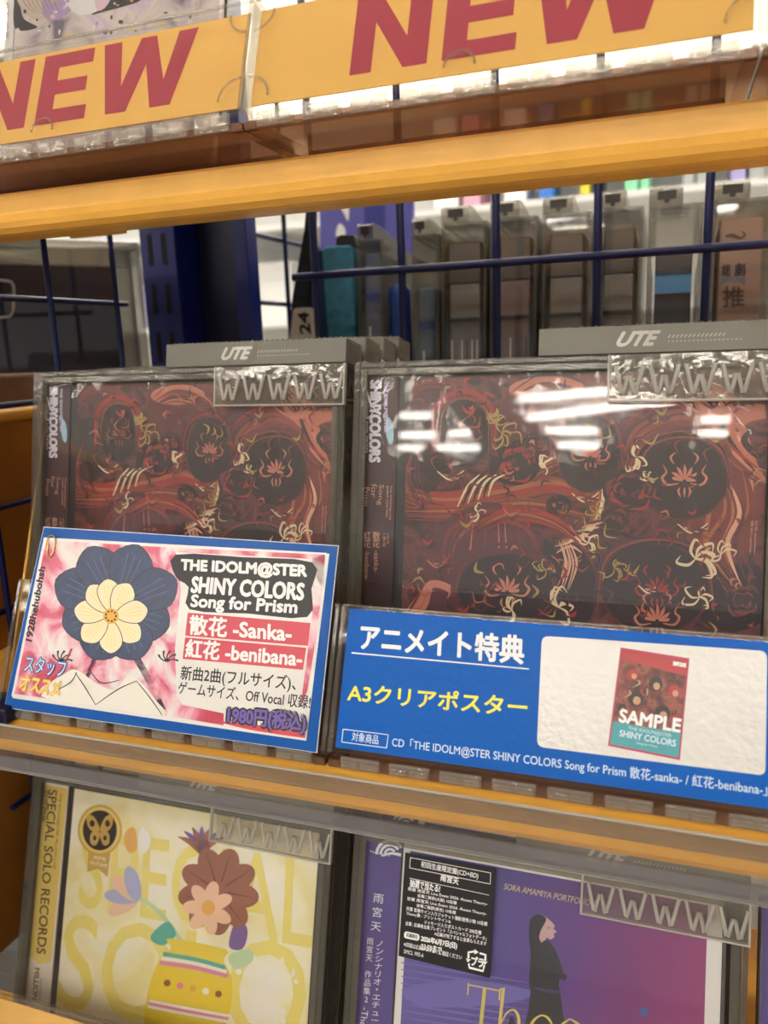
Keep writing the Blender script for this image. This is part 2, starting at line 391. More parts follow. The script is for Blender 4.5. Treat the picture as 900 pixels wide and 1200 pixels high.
# ------------------------------------------------------------------ sign holders
def sign_holder(name, fr, uL, uR, vT, zbase, label, tabs, notches, group='clear sign holders', plate='clear_plate', tray=52):
    """clear acrylic card holder: two plates, a rim and a shallow tray with moulded tabs along its front"""
    t = thing(name, fr.W((uL + uR) / 2, 0, 0), label, 'sign holder', group)
    if plate: obj('front_plate', MB().box(fr, uL, uR, -1.5, vT, .7, 1.7, plate), t)
    obj('back_plate', MB().box(fr, uL, uR, -1.5, vT, -2.2, -1.2, 'clear_plate'), t)
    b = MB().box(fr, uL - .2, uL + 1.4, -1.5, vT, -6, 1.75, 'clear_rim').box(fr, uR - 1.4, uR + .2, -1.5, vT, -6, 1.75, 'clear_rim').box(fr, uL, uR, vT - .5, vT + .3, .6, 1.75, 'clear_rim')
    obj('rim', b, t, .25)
    y1 = fr.W(0, -1.5, 1.7).y; zt = fr.W(0, -1.5, 0).z; yb = y1 + tray
    b = MB().wbox(uL, uR, y1 + .2, yb, zbase, zbase + 1.0, 'clear_brown').wbox(uL, uL + 4, y1, yb, zbase - .05, zbase + 2.5, 'clear_brown').wbox(uR - 4, uR, y1, yb, zbase - .05, zbase + 2.5, 'clear_brown').wbox(uL, uR, y1 + .5, y1 + 3, zbase - .05, zbase + 2.5, 'clear_brown')
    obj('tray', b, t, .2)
    if zbase > ZU: obj('foot', MB().wbox(uL + 6, uR - 6, yb - 16, yb, ZU + .05, zbase, 'clear_brown'), t)
    n = tabs; wd = (uR - uL - 6) / n
    for i in range(n):
        x0 = uL + 3 + i * wd + wd * .10; x1 = uL + 3 + (i + 1) * wd - wd * .10
        b = MB().wbox(x0, x1, y1 - .3, y1 + 1.0, zbase + .3, zt - .4, 'clear_tab')
        xm = (x0 + x1) / 2; q = (x1 - x0) * .23
        b.wbox(x0 + .6, xm - .4, y1 - 1.0, y1 - .3, zbase + 1.2, zt - 1.5, 'clear_tab').wbox(xm + .4, x1 - .6, y1 - 1.0, y1 - .3, zbase + 1.2, zt - 1.5, 'clear_tab')
        obj('tab', b, t, .25)
    if notches:
        for u, v, a0, a1, r in notches:
            b = MB()
            pts = [fr.W(u + r * math.cos(math.radians(a0 + (a1 - a0) * i / 16)), v + r * math.sin(math.radians(a0 + (a1 - a0) * i / 16)), 1.9) for i in range(17)]
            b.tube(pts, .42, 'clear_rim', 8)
            obj('finger_notch', b, t)
    return t
# --- upper signs
u_div = FU.px(289, 105)[0]
PITCH = FU.px(893, 45)[0] - u_div
vtop = 34.0
u_l0 = u_div - PITCH
hN = lambda uL, uR: [(uL + (uR - uL) * .47, 1.2, 0, 180, 4.6), (uL + 1.5, 1.5, 0, 90, 7.5), (uR - 1.5, 1.5, 90, 180, 7.5), (uL + 1.5, vtop - 2, -90, 0, 6.5), (uR - 1.5, vtop - 2, 180, 270, 6.5)]
sign_holder('sign_holder', FU, u_l0 + .4, u_div - .4, vtop + 3, 68.9, 'clear acrylic holder of the NEW sign with the pale CD above it, top left', 9, hN(u_l0, u_div))
sign_holder('sign_holder', FU, u_div + .4, u_div + PITCH - .4, vtop + 3, 68.9, 'clear acrylic holder of the larger NEW sign at the top right', 9, hN(u_div, u_div + PITCH))
sign_holder('sign_holder', FU, u_div + PITCH + .4, u_div + 2 * PITCH - .4, vtop + 3, 68.9, 'clear acrylic holder of the yellow sign cut off by the right edge at the top', 9, None)
def letter_N(): return [(0, 0), (.245, 0), (.245, .62), (.60, 0), (.86, 0), (.86, 1), (.615, 1), (.615, .38), (.26, 1), (0, 1)]
def letter_E(): return [(0, 0), (.76, 0), (.76, .20), (.25, .20), (.25, .41), (.71, .41), (.71, .61), (.25, .61), (.25, .80), (.76, .80), (.76, 1), (0, 1)]
def letter_W(): return [(.17, 0), (.46, 0), (.66, .62), (.80, 0), (1.08, 0), (1.33, 1), (1.07, 1), (.94, .36), (.755, 1), (.54, 1), (.34, .36), (.26, 1), (0, 1)]
def new_card(u0, uL, uR, label):
    fr = FU; c = thing('sign_card', fr.W((uL + uR) / 2, 0, -.4), label, 'sign', 'yellow NEW signs')
    obj('card', MB().box(fr, uL + 2, uR - 2, 0, vtop, -.8, -.4, 'new_yellow'), c)
    a = fr.px(39, 147); bq = fr.px(97, 141); e = fr.px(53, 66); h = e[1] - a[1]; sh = (e[0] - a[0]) / h
    sx = (bq[0] - a[0]) / .76; dx = u0 - u_l0
    bl = MB()
    for fn, off in ((letter_N, -1.02), (letter_E, 0), (letter_W, .90)):
        uv = []
        for x, y in fn():
            uv.append((a[0] + dx + (x + off) * sx + y * h * sh, a[1] + y * h + 0 * x))
        bl.poly(fr, uv, -.3, 'new_red')
    obj('lettering', bl, c)
new_card(u_l0, u_l0, u_div, 'yellow sign with red NEW lettering at the top left, in front of the pale CD')
new_card(u_div, u_div, u_div + PITCH, 'yellow sign with red NEW lettering, the larger one right of the clear divider')
new_card(u_div + PITCH, u_div + PITCH, u_div + 2 * PITCH, 'yellow sign cut off by the right edge at the top, only its border showing')

# --- middle signs
mL = FM.px(402, 713)[0]; hl = FM.px(392, 872)[0]
uR0 = hl - 1.6; uR1 = uR0 + 141
uL1 = uR0 - 1.2; uL0 = uL1 - 139
vm = FM.px(408, 709)[1]
sign_holder('sign_holder', FM, uL0, uL1, vm, ZM + .1, 'clear acrylic holder behind the handwritten sign on the middle shelf', 8, None, plate=None)
sign_holder('sign_holder', FM, uR0, uR1, vm, ZM + .1, 'clear acrylic holder around the wide blue printed sign on the middle shelf', 8, None, plate=None)

# --- printed blue sign
bs = thing('sign_card', FM.W((uR0 + uR1) / 2, 0, 0), 'wide bright blue printed sign with white and yellow Japanese lettering and a poster picture', 'sign')
vt = FM.px(408, 713)[1]
obj('card', MB().box(FM, uR0 + 2, uR1 - 2, .2, vt, -.6, 0, 'card_blue'), bs)
b = MB(); n1, n2, n3, n4 = .1, .2, .3, .4
def rrect(pts, r, k=5):
    o = []; m = len(pts)
    for i in range(m):
        p = Vector(pts[i]); a = (Vector(pts[i - 1]) - p).normalized(); c = (Vector(pts[(i + 1) % m]) - p).normalized()
        A = p + a * r; B = p + c * r
        for j in range(k + 1):
            t = j / k; q = A * (1 - t) ** 2 + p * 2 * t * (1 - t) + B * t * t; o.append((q.x, q.y))
    return o
b.quad(FM, rrect([(635, 745), (899, 763), (897, 909), (629, 875)], 9), n1, 'card_white')
obj('picture_panel', b, bs)
b = MB()
b.text(FM, 'アニメイト特典', (422, 761), (613, 778), (424, 731), n1, 'print_white', .035)
b.stroke(FM, [(412, 765), (620, 784)], 1.6, n1, 'print_white')
b.text(FM, 'A3クリアポスター', (407, 821), (617, 840), (409, 800), n1, 'print_yellow', .028)
fo = [(402, 854.5), (455, 861), (453, 876.5), (400.5, 869.5)]
for i in range(4): b.stroke(FM, [fo[i], fo[(i + 1) % 4]], 1.1, n1, 'print_lblue')
b.text(FM, '対象商品', (412, 868), (443, 872.5), (413, 857.5), n1, 'print_lblue', .012)
b.text(FM, 'CD「THE IDOLM@STER SHINY COLORS Song for Prism 散花-sanka- / 紅花-benibana-」', (459, 877), (899, 935), (460, 863), n1, 'print_lblue', .01)
obj('lettering', b, bs)
noise_print('poster_art', [(.3, '#2a1213'), (.48, '#6a2a22'), (.6, '#8f4a38'), (.75, '#3a1616')], 320, 4)
mat('poster_red', '#a8252d', .4); mat('poster_teal', '#3b98a2', .4); mat('poster_border', '#b02a55', .4); mat('poster_tan', '#b98a6c', .4); mat('poster_dark', '#241012', .4)
P4 = [(728, 760), (807, 772.5), (796, 889.5), (713.5, 873)]
def onp(x, y):
    a = [P4[0][i] + (P4[1][i] - P4[0][i]) * x for i in (0, 1)]; c = [P4[3][i] + (P4[2][i] - P4[3][i]) * x for i in (0, 1)]
    return (a[0] + (c[0] - a[0]) * y, a[1] + (c[1] - a[1]) * y)
b = MB()
b.quad(FM, [onp(-.01, -.01), onp(1.01, -.01), onp(1.01, 1.01), onp(-.01, 1.01)], n2, 'poster_border')
b.quad(FM, [onp(.015, .012), onp(.985, .012), onp(.985, .75), onp(.015, .75)], n3, 'poster_art')
b.quad(FM, [onp(.015, .012), onp(.985, .012), onp(.985, .17), onp(.015, .11)], n4, 'poster_red')
b.quad(FM, [onp(.015, .75), onp(.985, .74), onp(.985, .988), onp(.015, .988)], n4, 'poster_teal')
for x, y, r in ((.22, .24, 6), (.56, .30, 8), (.84, .34, 7), (.3, .48, 9), (.7, .58, 9), (.12, .6, 5), (.9, .62, 6)):
    cx, cy = onp(x, y); b.ell(FM, cx, cy, r, r * 1.05, n4, random.choice(['poster_dark', 'poster_red']))
    b.ell(FM, cx + 1, cy + 2.5, r * .5, r * .55, n4 + .05, 'poster_tan')
for q in range(14):
    x, y = random.uniform(.08, .92), random.uniform(.2, .7); cx, cy = onp(x, y)
    b.stroke(FM, [(cx, cy), (cx + random.uniform(-5, 5), cy + 4), (cx + random.uniform(-7, 7), cy + 9)], [.6, 2, .3], n4 + .08, random.choice(['poster_red', 'poster_tan', 'poster_dark']))
b.text(FM, 'SAMPLE', onp(.1, .745), onp(.97, .735), onp(.1, .615), n4 + .15, 'print_white', .05)
b.text(FM, 'THE IDOLM@STER', onp(.24, .815), onp(.86, .812), onp(.24, .77), n4 + .1, 'print_lblue')
b.text(FM, 'SHINY COLORS', onp(.13, .89), onp(.93, .885), onp(.13, .825), n4 + .1, 'print_lblue', .03)
b.text(FM, 'Song for Prism', onp(.38, .94), onp(.68, .937), onp(.38, .912), n4 + .1, 'print_lblue')
b.text(FM, 'SHINYCOLORS', onp(.78, .085), onp(.97, .085), onp(.78, .045), n4 + .1, 'print_white', .05)
obj('poster_picture', b, bs)

# --- handwritten sign clipped on the left holder
FH = Frame(FM.W(0, 0, 3.4).y, FM.W(0, 0, 3.4).z, 23.0)
hc_px = [(51.5, 618), (395.5, 640), (370, 881.5), (5, 828.5)]
hs = thing('sign_card', FH.W(FH.px(190, 750)[0], 0, 0), 'handwritten sign with blue border, pink watercolour and a navy flower drawing', 'sign')
mat('border_blue', '#0252a4', .4, spec=.15, coat=.03); mat('laminate_edge', '#d8dde2', .2)
obj('card', MB().prism(FH, FH.pxs([(50.5, 617), (396.5, 639), (371, 882.5), (4, 829.3)]), -.7, -.3, 'laminate_edge'), hs)
obj('border', MB().prism(FH, FH.pxs(hc_px), -.3, 0, 'border_blue'), hs)
noise_print('watercolour', [(.36, '#e4dfda'), (.46, '#e2adbd'), (.56, '#cc5474'), (.70, '#b82c48')], 75, 4, .3, .6)
obj('paper', MB().prism(FH, FH.pxs([(54, 631), (386, 649), (359, 868), (15, 818)]), 0, .15, 'paper_white').prism(FH, FH.pxs([(52, 630), (383, 648), (355, 864), (14, 816)]), .15, .3, 'paper_white'), hs)
mat('ink_navy', '#2a3a5e', .4, var=.25, vscale=300); mat('ink_navy_light', '#4b5f86', .4); mat('ink_cream', '#f0e4bd', .4); mat('ink_ivory', '#e9e5da', .4); mat('ink_black', '#15141a', .45)
mat('ink_crimson', '#b22a44', .4); mat('ink_pink', '#e58fa6', .4); mat('ink_red_bar', '#c93a4d', .4); mat('ink_violet', '#6a52a8', .4); mat('ink_blue', '#2457a0', .4); mat('ink_gold', '#e2a93a', .4); mat('ink_yellow', '#eed87c', .4)
A = .35; b = MB()
b.quad(FH, [(54, 633), (205, 642), (212, 690), (205, 760), (207, 815), (192, 838), (17, 813)], A, 'watercolour')
b.quad(FH, [(205, 642), (381, 650), (378, 690), (366, 668), (366, 655), (208, 647)], A, 'watercolour')
b.quad(FH, [(366, 655), (381, 650), (372, 738), (360, 810), (352, 830), (366, 720)], A, 'watercolour')
b.quad(FH, [(192, 838), (207, 815), (214, 826), (262, 836), (262, 850)], A, 'watercolour')
# drawing: a drooping navy bellflower over a cream heart of petals, ivory leaves below
def petal(cx, cy, an, r0, r1, wd, m, edge='ink_black', lw=.9):
    global A
    a = math.radians(an); c, d = math.cos(a), math.sin(a); pts = [(cx + c * r - d * o, cy + d * r + c * o) for r, o in ((r0, 0), (r0 + (r1 - r0) * .35, wd * .8), (r0 + (r1 - r0) * .75, wd), (r1, 0), (r0 + (r1 - r0) * .75, -wd), (r0 + (r1 - r0) * .35, -wd * .8))]
    A += .003; b.blob(FH, pts, A, m); b.stroke(FH, crom(pts + pts[:1], False, 4), lw, A + .002, edge, False)
    for o in (-.35, 0, .35): b.stroke(FH, [(cx + c * (r0 + 4) - d * wd * o * .4, cy + d * (r0 + 4) + c * wd * o * .4), (cx + c * (r1 * .82) - d * wd * o, cy + d * (r1 * .82) + c * wd * o)], [.4, 1.1], A + .002, 'ink_navy_light' if m == 'ink_navy' else 'ink_yellow', False)
b.stroke(FH, [(128, 730), (110, 775), (92, 815)], [6, 5, 4], A, 'ink_navy'); b.stroke(FH, [(140, 740), (168, 785), (192, 832)], [7, 8, 5], A, 'ink_navy')
for an in (20, 65, 115, 160, 205, 245, 290, 335): petal(136, 712, an, 6, 78 if an > 180 else 66, 24, 'ink_navy')
for an in (40, 90, 140, 190, 235, 265, 300, 350): petal(130, 722, an, 2, 44, 13, 'ink_cream')
b.ell(FH, 130, 722, 9, 9, A + .01, 'ink_gold')
for q in range(9): an = math.radians(q * 40); b.ell(FH, 130 + 6 * math.cos(an), 722 + 6 * math.sin(an), 1.3, 1.3, A + .015, 'ink_black', 0, 8)
b.blob(FH, [(75, 790), (90, 785), (112, 800), (135, 808), (150, 792), (166, 800), (182, 820), (192, 838), (130, 830), (46, 815)], A + .15, 'ink_ivory')
for pts in ([(88, 788), (100, 806), (112, 826)], [(104, 783), (118, 800), (140, 797), (150, 784)], [(60, 812), (82, 800), (90, 788)], [(112, 826), (138, 808), (160, 798)], [(160, 798), (176, 818), (190, 838)]):
    b.stroke(FH, pts, [.8, 1.3, .8], A + .2, 'ink_black')
for cx, cy in ((72, 775), (196, 775)):
    for q in range(5):
        an = math.radians(200 + q * 35); b.stroke(FH, [(cx, cy), (cx + 7 * math.cos(an), cy + 7 * math.sin(an)), (cx + 13 * math.cos(an + .3), cy + 13 * math.sin(an + .3))], [2.4, 1.4, 2.6], A + .02, 'ink_black')
b.stroke(FH, [(46, 816), (58, 800), (72, 784), (84, 760)], [2, 2.5, 2.5, 2], A + .2, 'ink_crimson')
obj('flower_drawing', b, hs)
b = MB()
b.blob(FH, [(206, 650), (285, 653), (366, 659), (365, 690), (360, 723), (290, 719), (222, 714), (221, 688), (206, 676)], A, 'ink_black', 3)
b.text(FH, 'THE IDOLM@STER', (212, 671), (359, 679), (213, 655), A + .1, 'print_white', .06)
b.text(FH, 'SHINY COLORS', (224, 694), (355, 703), (226, 676), A + .1, 'print_white', .06)
b.text(FH, 'Song for Prism', (223, 715), (347, 723), (225, 697), A + .1, 'print_white', .045)
b.quad(FH, [(220, 718), (364, 730), (361, 757), (217, 745)], A, 'ink_red_bar')
b.quad(FH, [(217, 747), (359, 759), (355, 785), (214, 772)], A, 'ink_red_bar')
b.text(FH, '散花 -Sanka-', (222, 743), (341, 753), (223, 721), A + .1, 'print_white', .035)
b.text(FH, '紅花 -benibana-', (217, 770), (353, 782), (219, 749), A + .1, 'print_white', .035)
b.text(FH, '新曲2曲(フルサイズ)、', (211, 799), (346, 812), (213, 780), A, 'ink_black', .012)
b.text(FH, 'ゲームサイズ、Off Vocal 収録!', (208, 813), (363, 831), (210, 798), A, 'ink_black', .012)
b.stroke(FH, [(259, 846), (300, 853), (358, 862)], [2, 7, 6], A + .05, 'ink_red_bar')
b.text(FH, '1980円(税込)', (266, 850), (357, 860), (268, 827), A + .1, 'ink_black', .13)
b.text(FH, '1980円(税込)', (266, 850), (357, 860), (268, 827), A + .2, 'ink_violet', .03)
b.text(FH, '1928hehubohsh', (37, 752), (53, 665), (30, 750), A + .1, 'ink_black', .05)
b.text(FH, 'スタッフ', (28, 787), (75, 794), (31, 768), A + .25, 'ink_blue', .07)
b.text(FH, 'スタッフ', (28, 787), (75, 794), (31, 768), A + .3, 'print_lblue', .005)
b.text(FH, 'オススメ', (22, 808), (69, 816), (26, 791), A + .25, 'ink_gold', .08)
b.text(FH, 'オススメ', (22, 808), (69, 816), (26, 791), A + .3, 'ink_yellow', .005)
obj('lettering', b, hs)
mat('gold_wire', '#d8bd72', .3, 1)
cp = [(54, 641), (55, 632), (60, 627), (64.5, 632), (62, 648), (58, 653), (55.5, 648), (57, 636)]
obj('paper_clip', MB().tube([FH.W(*FH.px(x, y, .8), .8) for x, y in crom(cp, False, 4)], .28, 'gold_wire', 6), hs, label='gold wire paper clip')

# --- yellow sign at the very bottom
FB = Frame(218.6, -272.4, 22.0)
sign_holder('sign_holder', Frame(FB.W(0, -46, 0).y, FB.W(0, -46, 0).z, 22), -283, -141, 49.2, ZL + .1, 'clear acrylic holder at the bottom left in front of the yellow CD', 8, None, tray=27)
yc = thing('sign_card', FB.W(-211, -46, -.4), 'plain yellow sign card at the bottom left below the yellow CD', 'sign')
obj('card', MB().box(FB, -281, -143, -45, .3, -.8, -.3, 'new_yellow'), yc)

# ------------------------------------------------------------------ security cases and CDs
def rest(fr, z, n=-15.1):
    return (z + .4 - fr.o.z - fr.un.z * n) / fr.uy.z
def keeper(fr, uL, wd, zfloor, label, cat, group, bar0=67, depth=17.5, bar=True, tooth=None):
    vB = rest(fr, zfloor); vT = 0.0 + keeper.top
    uR = uL + wd; t = thing('security_case', fr.W((uL + uR) / 2, vB, -depth / 2), label, cat, group)
    n0, n1 = -depth + 2.4, 2.4
    b = MB()
    b.box(fr, uL, uL + 2.6, vB, vT, n0, n1, 'clear_shell').box(fr, uR - 2.6, uR, vB, vT, n0, n1, 'clear_shell')
    b.box(fr, uL + 2.6, uR - 2.6, vB, vB + 3, n0, n1, 'clear_shell').box(fr, uL + 2.6, uR - 2.6, vT - 2.4, vT, n0, n1, 'clear_shell')
    obj('shell', b, t, .5)
    b = MB()
    b.box(fr, uL + 2.6, uL + 5.4, vB + 3, vT - 2.4, n1 - 1.0, n1, 'clear_shell').box(fr, uR - 5.6, uR - 2.6, vB + 3, vT - 2.4, n1 - 1.0, n1, 'clear_shell').box(fr, uL + 5.4, uR - 5.6, vT - 5.0, vT - 2.4, n1 - 1, n1, 'clear_shell')
    obj('front_lip', b, t, .3)
    b = MB().box(fr, uL + bar0, uR, vT + .1, vT + 9.6, n1 - .8, n1 + .6, 'clear_bar').box(fr, uL + bar0, uR, vT + 8.4, vT + 9.6, n0 + 1, n1 - .8, 'clear_bar').box(fr, uL + bar0, uR, vT + .1, vT + 8.4, n0 + 1, n0 + 2, 'clear_bar')
    for q in range(5): u = uL + bar0 + (wd - bar0 - 1.4) * q / 4; b.box(fr, u, u + 1.4, vT + .1, vT + 8.4, n0 + 2, n1 - .8, 'clear_bar')
    for q in range(34): u = uL + bar0 + 3 + q * (wd - bar0 - 6) / 33; b.box(fr, u, u + 1.1, vT + 9.6, vT + 10.1, n1 - 2, n1 + .3, 'clear_bar')
    lb = obj('lock_bar', b, t, .3)
    u0 = uL + bar0; b = MB(); N = n1 + .7; X = u0 + 26; V = vT + 2.6
    mat_ = 'clear_ridge'
    b.text(fr, 'UTE', (X, V), (X + 12, V), (X + 2.5, V + 4.6), N, mat_, .06, raw=True)
    for q in range(14): b.stroke(fr, [(X + 17 + q * 1.3, V + 2.2), (X + 17.8 + q * 1.3, V + 3.2)], .3, N, mat_, False, True)
    for q in range(18): b.stroke(fr, [(X + 17 + q * 1.3, V + 1.0), (X + 17.6 + q * 1.3, V + 1.0)], .3, N, mat_, False, True)
    obj('embossed_mark', b, lb)
    a0, a1 = uR - 57, uR + .4; V0, V1 = vT - 16.5, vT - .4
    lt = obj('lock_tab', MB().box(fr, a0, a1, V0, V1, n1 + .9, n1 + 1.8, 'clear_tooth').box(fr, a0, a0 + .8, V0, V1, n1 - .2, n1 + 2.1, 'clear_ridge').box(fr, a0, a1, V0, V0 + .7, n1 - .2, n1 + 2.1, 'clear_ridge').box(fr, a1 - .8, a1, V0, V1, n1 - .2, n1 + 2.1, 'clear_ridge'), t, .2)
    b = MB()
    for q in range(5):
        c = a0 + 2.6 + q * 11.2; w_ = 9.0
        pts = [(c, V1 - 4.0), (c + w_ * .25, V0 + 2.6), (c + w_ * .31, V0 + 2.2), (c + w_ * .46, V1 - 7.4), (c + w_ * .54, V1 - 7.4), (c + w_ * .69, V0 + 2.2), (c + w_ * .75, V0 + 2.6), (c + w_, V1 - 4.0)]
        b.tube([fr.W(u, v, n1 + 2.1) for u, v in pts], .72, 'clear_ridge', 8)
    obj('tooth_ridges', b, lt)
    return t
keeper.top = 0.0
def film(fr, u0, u1, v0, v1, n, seed, amp=.35):
    """shrink-wrap: a fine sheet with creases fanning out of its upper corners"""
    rnd = random.Random(seed); b = MB(); nx, ny = 84, 72; vs = []
    fans = []
    for cx, base, cnt in ((u0 + 22, -90, 7), (u1 - 20, -70, 10)):
        for q in range(cnt): fans.append((cx + rnd.uniform(-10, 10), v1, math.radians(base + rnd.uniform(-42, 42)), rnd.uniform(.35, 1.0), rnd.uniform(.5, 1.2), rnd.uniform(18, 60)))
    for j in range(ny + 1):
        for i in range(nx + 1):
            u = u0 + (u1 - u0) * i / nx; v = v0 + (v1 - v0) * j / ny; d = 0
            for cx, cy, an, am, wd, ln in fans:
                du, dv = u - cx, v - cy; al = du * math.cos(an) + dv * math.sin(an); pe = -du * math.sin(an) + dv * math.cos(an)
                if 0 < al < ln: d += am * amp * math.exp(-(pe / wd) ** 2) * (1 - al / ln)
            d += .10 * math.sin(u * .9 + 3 * math.sin(v * .13)) * math.exp((v - v1) / 5.0)
            vs.append(fr.W(u, v, n + min(d, .8)))
    fs = [(j * (nx + 1) + i, j * (nx + 1) + i + 1, (j + 1) * (nx + 1) + i + 1, (j + 1) * (nx + 1) + i) for j in range(ny) for i in range(nx)]
    b.add(vs, fs, 'clear_film', True); return b
def jewel(fr, u0, u1, v0, v1, thick, cd_thing, film_seed, spine_u=None):
    obj('disc_tray', MB().box(fr, u0, u1, v0, v1, -thick, -thick + 4, 'tray_dark').box(fr, u0 + 13, u1 - 2, v0 + 2, v1 - 2, -thick + 4, -3.2, 'tray_dark'), cd_thing, .4)
    b = MB().box(fr, u0, u1, v0, v1, -.9, -.1, 'clear_lid')
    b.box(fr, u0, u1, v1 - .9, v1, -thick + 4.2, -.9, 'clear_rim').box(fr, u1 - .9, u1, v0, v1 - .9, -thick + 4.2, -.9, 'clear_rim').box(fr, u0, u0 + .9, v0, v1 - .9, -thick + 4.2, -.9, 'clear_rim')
    obj('lid', b, cd_thing, .2)
    obj('shrink_wrap', film(fr, u0 - .1, u1 + .1, v0, v1, .15, film_seed), cd_thing)
mat('tray_dark', '#1d1c1e', .35)

# --- red CDs -----------------------------------------------------------------------------------
KR = FR.px(414, 560, 0)[0]; KL = FR.px(41, 560, 0)[0]
SHIFT = KL - KR                              # left stack is the same pair of things moved along the shelf
mat('obi_maroon', '#3e1f24', .45, var=.1); mat('obi_cream', '#c7977e', .45); mat('obi_lilac', '#d6cbea', .4); mat('obi_sky', '#9cc4d8', .4)
noise_print('red_art', [(.30, '#221013'), (.44, '#4c1e1f'), (.56, '#6e2f29'), (.70, '#321417')], 90, 6, .4, 2.2)
for nm, c in (('art_salmon', '#b8654c'), ('art_coral', '#c67660'), ('art_rust', '#8a3c28'), ('art_brick', '#742a27'), ('art_red', '#9c2221'), ('art_dark', '#281317'), ('art_plum', '#512630'), ('art_cream', '#e6cda4'), ('art_peach', '#dfa688'), ('art_orange', '#a65c32'), ('art_wine', '#5a1f23'), ('art_gold', '#a88a4a')):
    mat(nm, c, .4)
vT, vB = FR.px(430, 436, 0)[1], rest(FR, ZM) + 3.2
u0 = KR + 3.2; u1 = u0 + 143.5
red = thing('music_cd', FR.W((u0 + u1) / 2, vB, -5), 'red CD with fiery flower artwork behind the blue printed sign', 'CD', 'red CDs on the middle shelf')
jewel(FR, u0, u1, vB, vT, 10, red, 3)
zn = -2.6
b = MB().box(FR, u0 + .3, u0 + 13.2, vB + .5, vT - 1.2, -8, zn, 'obi_maroon')
ob = obj('spine_card', b, red)
b = MB(); n = zn + .06
b.text(FR, 'SHINYCOLORS', (434.5, 446), (433, 541), (446.5, 446), n + .1, 'print_white', .07)
b.text(FR, 'SHINYCOLORS', (434.5, 446), (433, 541), (446.5, 446), n + .2, 'obi_lilac', 0)
b.text(FR, 'THE IDOLM@STER', (449, 447), (449, 506), (454.5, 447), n + .1, 'obi_lilac', .03)
b.text(FR, 'SONG FOR PRISM', (428.5, 470), (428, 530), (431.5, 470), n + .1, 'obi_lilac')
b.ell(FR, 456.5, 505, 4.6, 16, n, 'obi_sky', -6); b.stroke(FR, [(430, 458), (434, 472), (440, 480)], [1, 2.5, 1], n + .15, 'print_white')
b.stroke(FR, [(429, 476), (427, 484), (431, 490), (437, 484)], 1.2, n + .15, 'print_white')
b.text(FR, 'Song', (443, 568), (441, 592), (450, 568), n, 'obi_cream'); b.text(FR, 'for', (435.5, 567), (434.5, 583), (442, 567), n, 'obi_cream'); b.text(FR, 'Prism', (427, 571), (426, 593), (433, 571), n, 'obi_cream')
b.text(FR, 'THE IDOLM@STER', (457, 569), (455.5, 610), (459.5, 569), n, 'art_peach'); b.text(FR, 'SHINY COLORS', (453, 569), (452, 606), (455.5, 569), n, 'art_peach')
b.text(FR, '散\n花', (436.5, 642), (445, 642), (437, 623), n, 'art_peach', 0, 1, .9); b.text(FR, '-sanka-', (438.5, 645), (438, 671), (444.5, 645), n, 'art_peach')
b.text(FR, '紅\n花', (426, 642), (434, 642), (426.5, 623), n, 'art_peach', 0, 1, .9); b.text(FR, '-benibana-', (427.5, 645), (427, 680), (433, 645), n, 'art_peach')
b.text(FR, '1.散花', (449, 625), (448.5, 641), (452, 625), n, 'art_peach'); b.text(FR, '2.紅花', (453.5, 625), (453, 638), (456, 625), n, 'art_peach')
obj('lettering', b, ob)
ub0 = u0 + 17.2
b = MB().box(FR, ub0, u1 - 1.6, vB + 2.5, vT - 2.2, -3, zn, 'red_art'); bk = obj('booklet', b, red)
# printed decoration: flame ribbons, lacquer discs with lotus crests, red blooms, gold curls
b = MB(); Z = zn + .02
def lay(): lay.z += .0022; return lay.z
lay.z = Z
lay.z = Z
def rib(pts, ws, m): b.stroke(FR, pts, ws, lay(), m)
def disc(x, y, rx, ry, m='art_dark', rot=0): b.ell(FR, x, y, rx, ry, lay(), m, rot)
def lotus(x, y, s, m='art_salmon'):
    for an, l in ((-90, 1.0), (-62, .95), (-118, .95), (-35, .9), (-145, .9), (-12, .75), (-168, .75)):
        a = math.radians(an); c, d = math.cos(a), math.sin(a)
        rib([(x + c * s * .12, y + d * s * .12), (x + c * s * .6 - d * s * .04, y + d * s * .6 + c * s * .04), (x + c * s * l, y + d * s * l)], [s * .06, s * .2, s * .03], m)
    for sg in (-1, 1):
        rib([(x + sg * s * .35, y + s * .12), (x + sg * s * 1.0, y + s * .2), (x + sg * s * 1.3, y - s * .2), (x + sg * s * 1.05, y - s * .55), (x + sg * s * 1.3, y - s * 1.0)], [s * .05, s * .13, s * .15, s * .1, s * .02], m)
        rib([(x + sg * s * .6, y - s * 1.0), (x + sg * s * .8, y - s * 1.4), (x + sg * s * .5, y - s * 1.7)], [s * .03, s * .13, s * .03], m)
    for q in range(3): rib([(x + (q - 1) * s * .25, y + s * .35), (x + (q - 1) * s * .35, y + s * .6), (x + (q - 1) * s * .2, y + s * .95)], [s * .04, s * .14, s * .02], m)
def strands(path, k, spread, ws, cols):
    """a sheaf of ribbons that follow one sweep"""
    for q in range(k):
        o = (q / max(1, k - 1) - .5) * spread; j = random.uniform(-1.5, 1.5); pts = []
        for t, (x, y) in enumerate(path):
            a = path[max(0, t - 1)]; c = path[min(len(path) - 1, t + 1)]; dx, dy = c[0] - a[0], c[1] - a[1]; l = math.hypot(dx, dy) or 1
            f = o * (.55 + .45 * math.sin(t * 1.3 + j)) + j; pts.append((x - dy / l * f, y + dx / l * f))
        rib(pts, [.4] + [random.uniform(*ws)] * (len(path) - 2) + [.4], random.choice(cols))
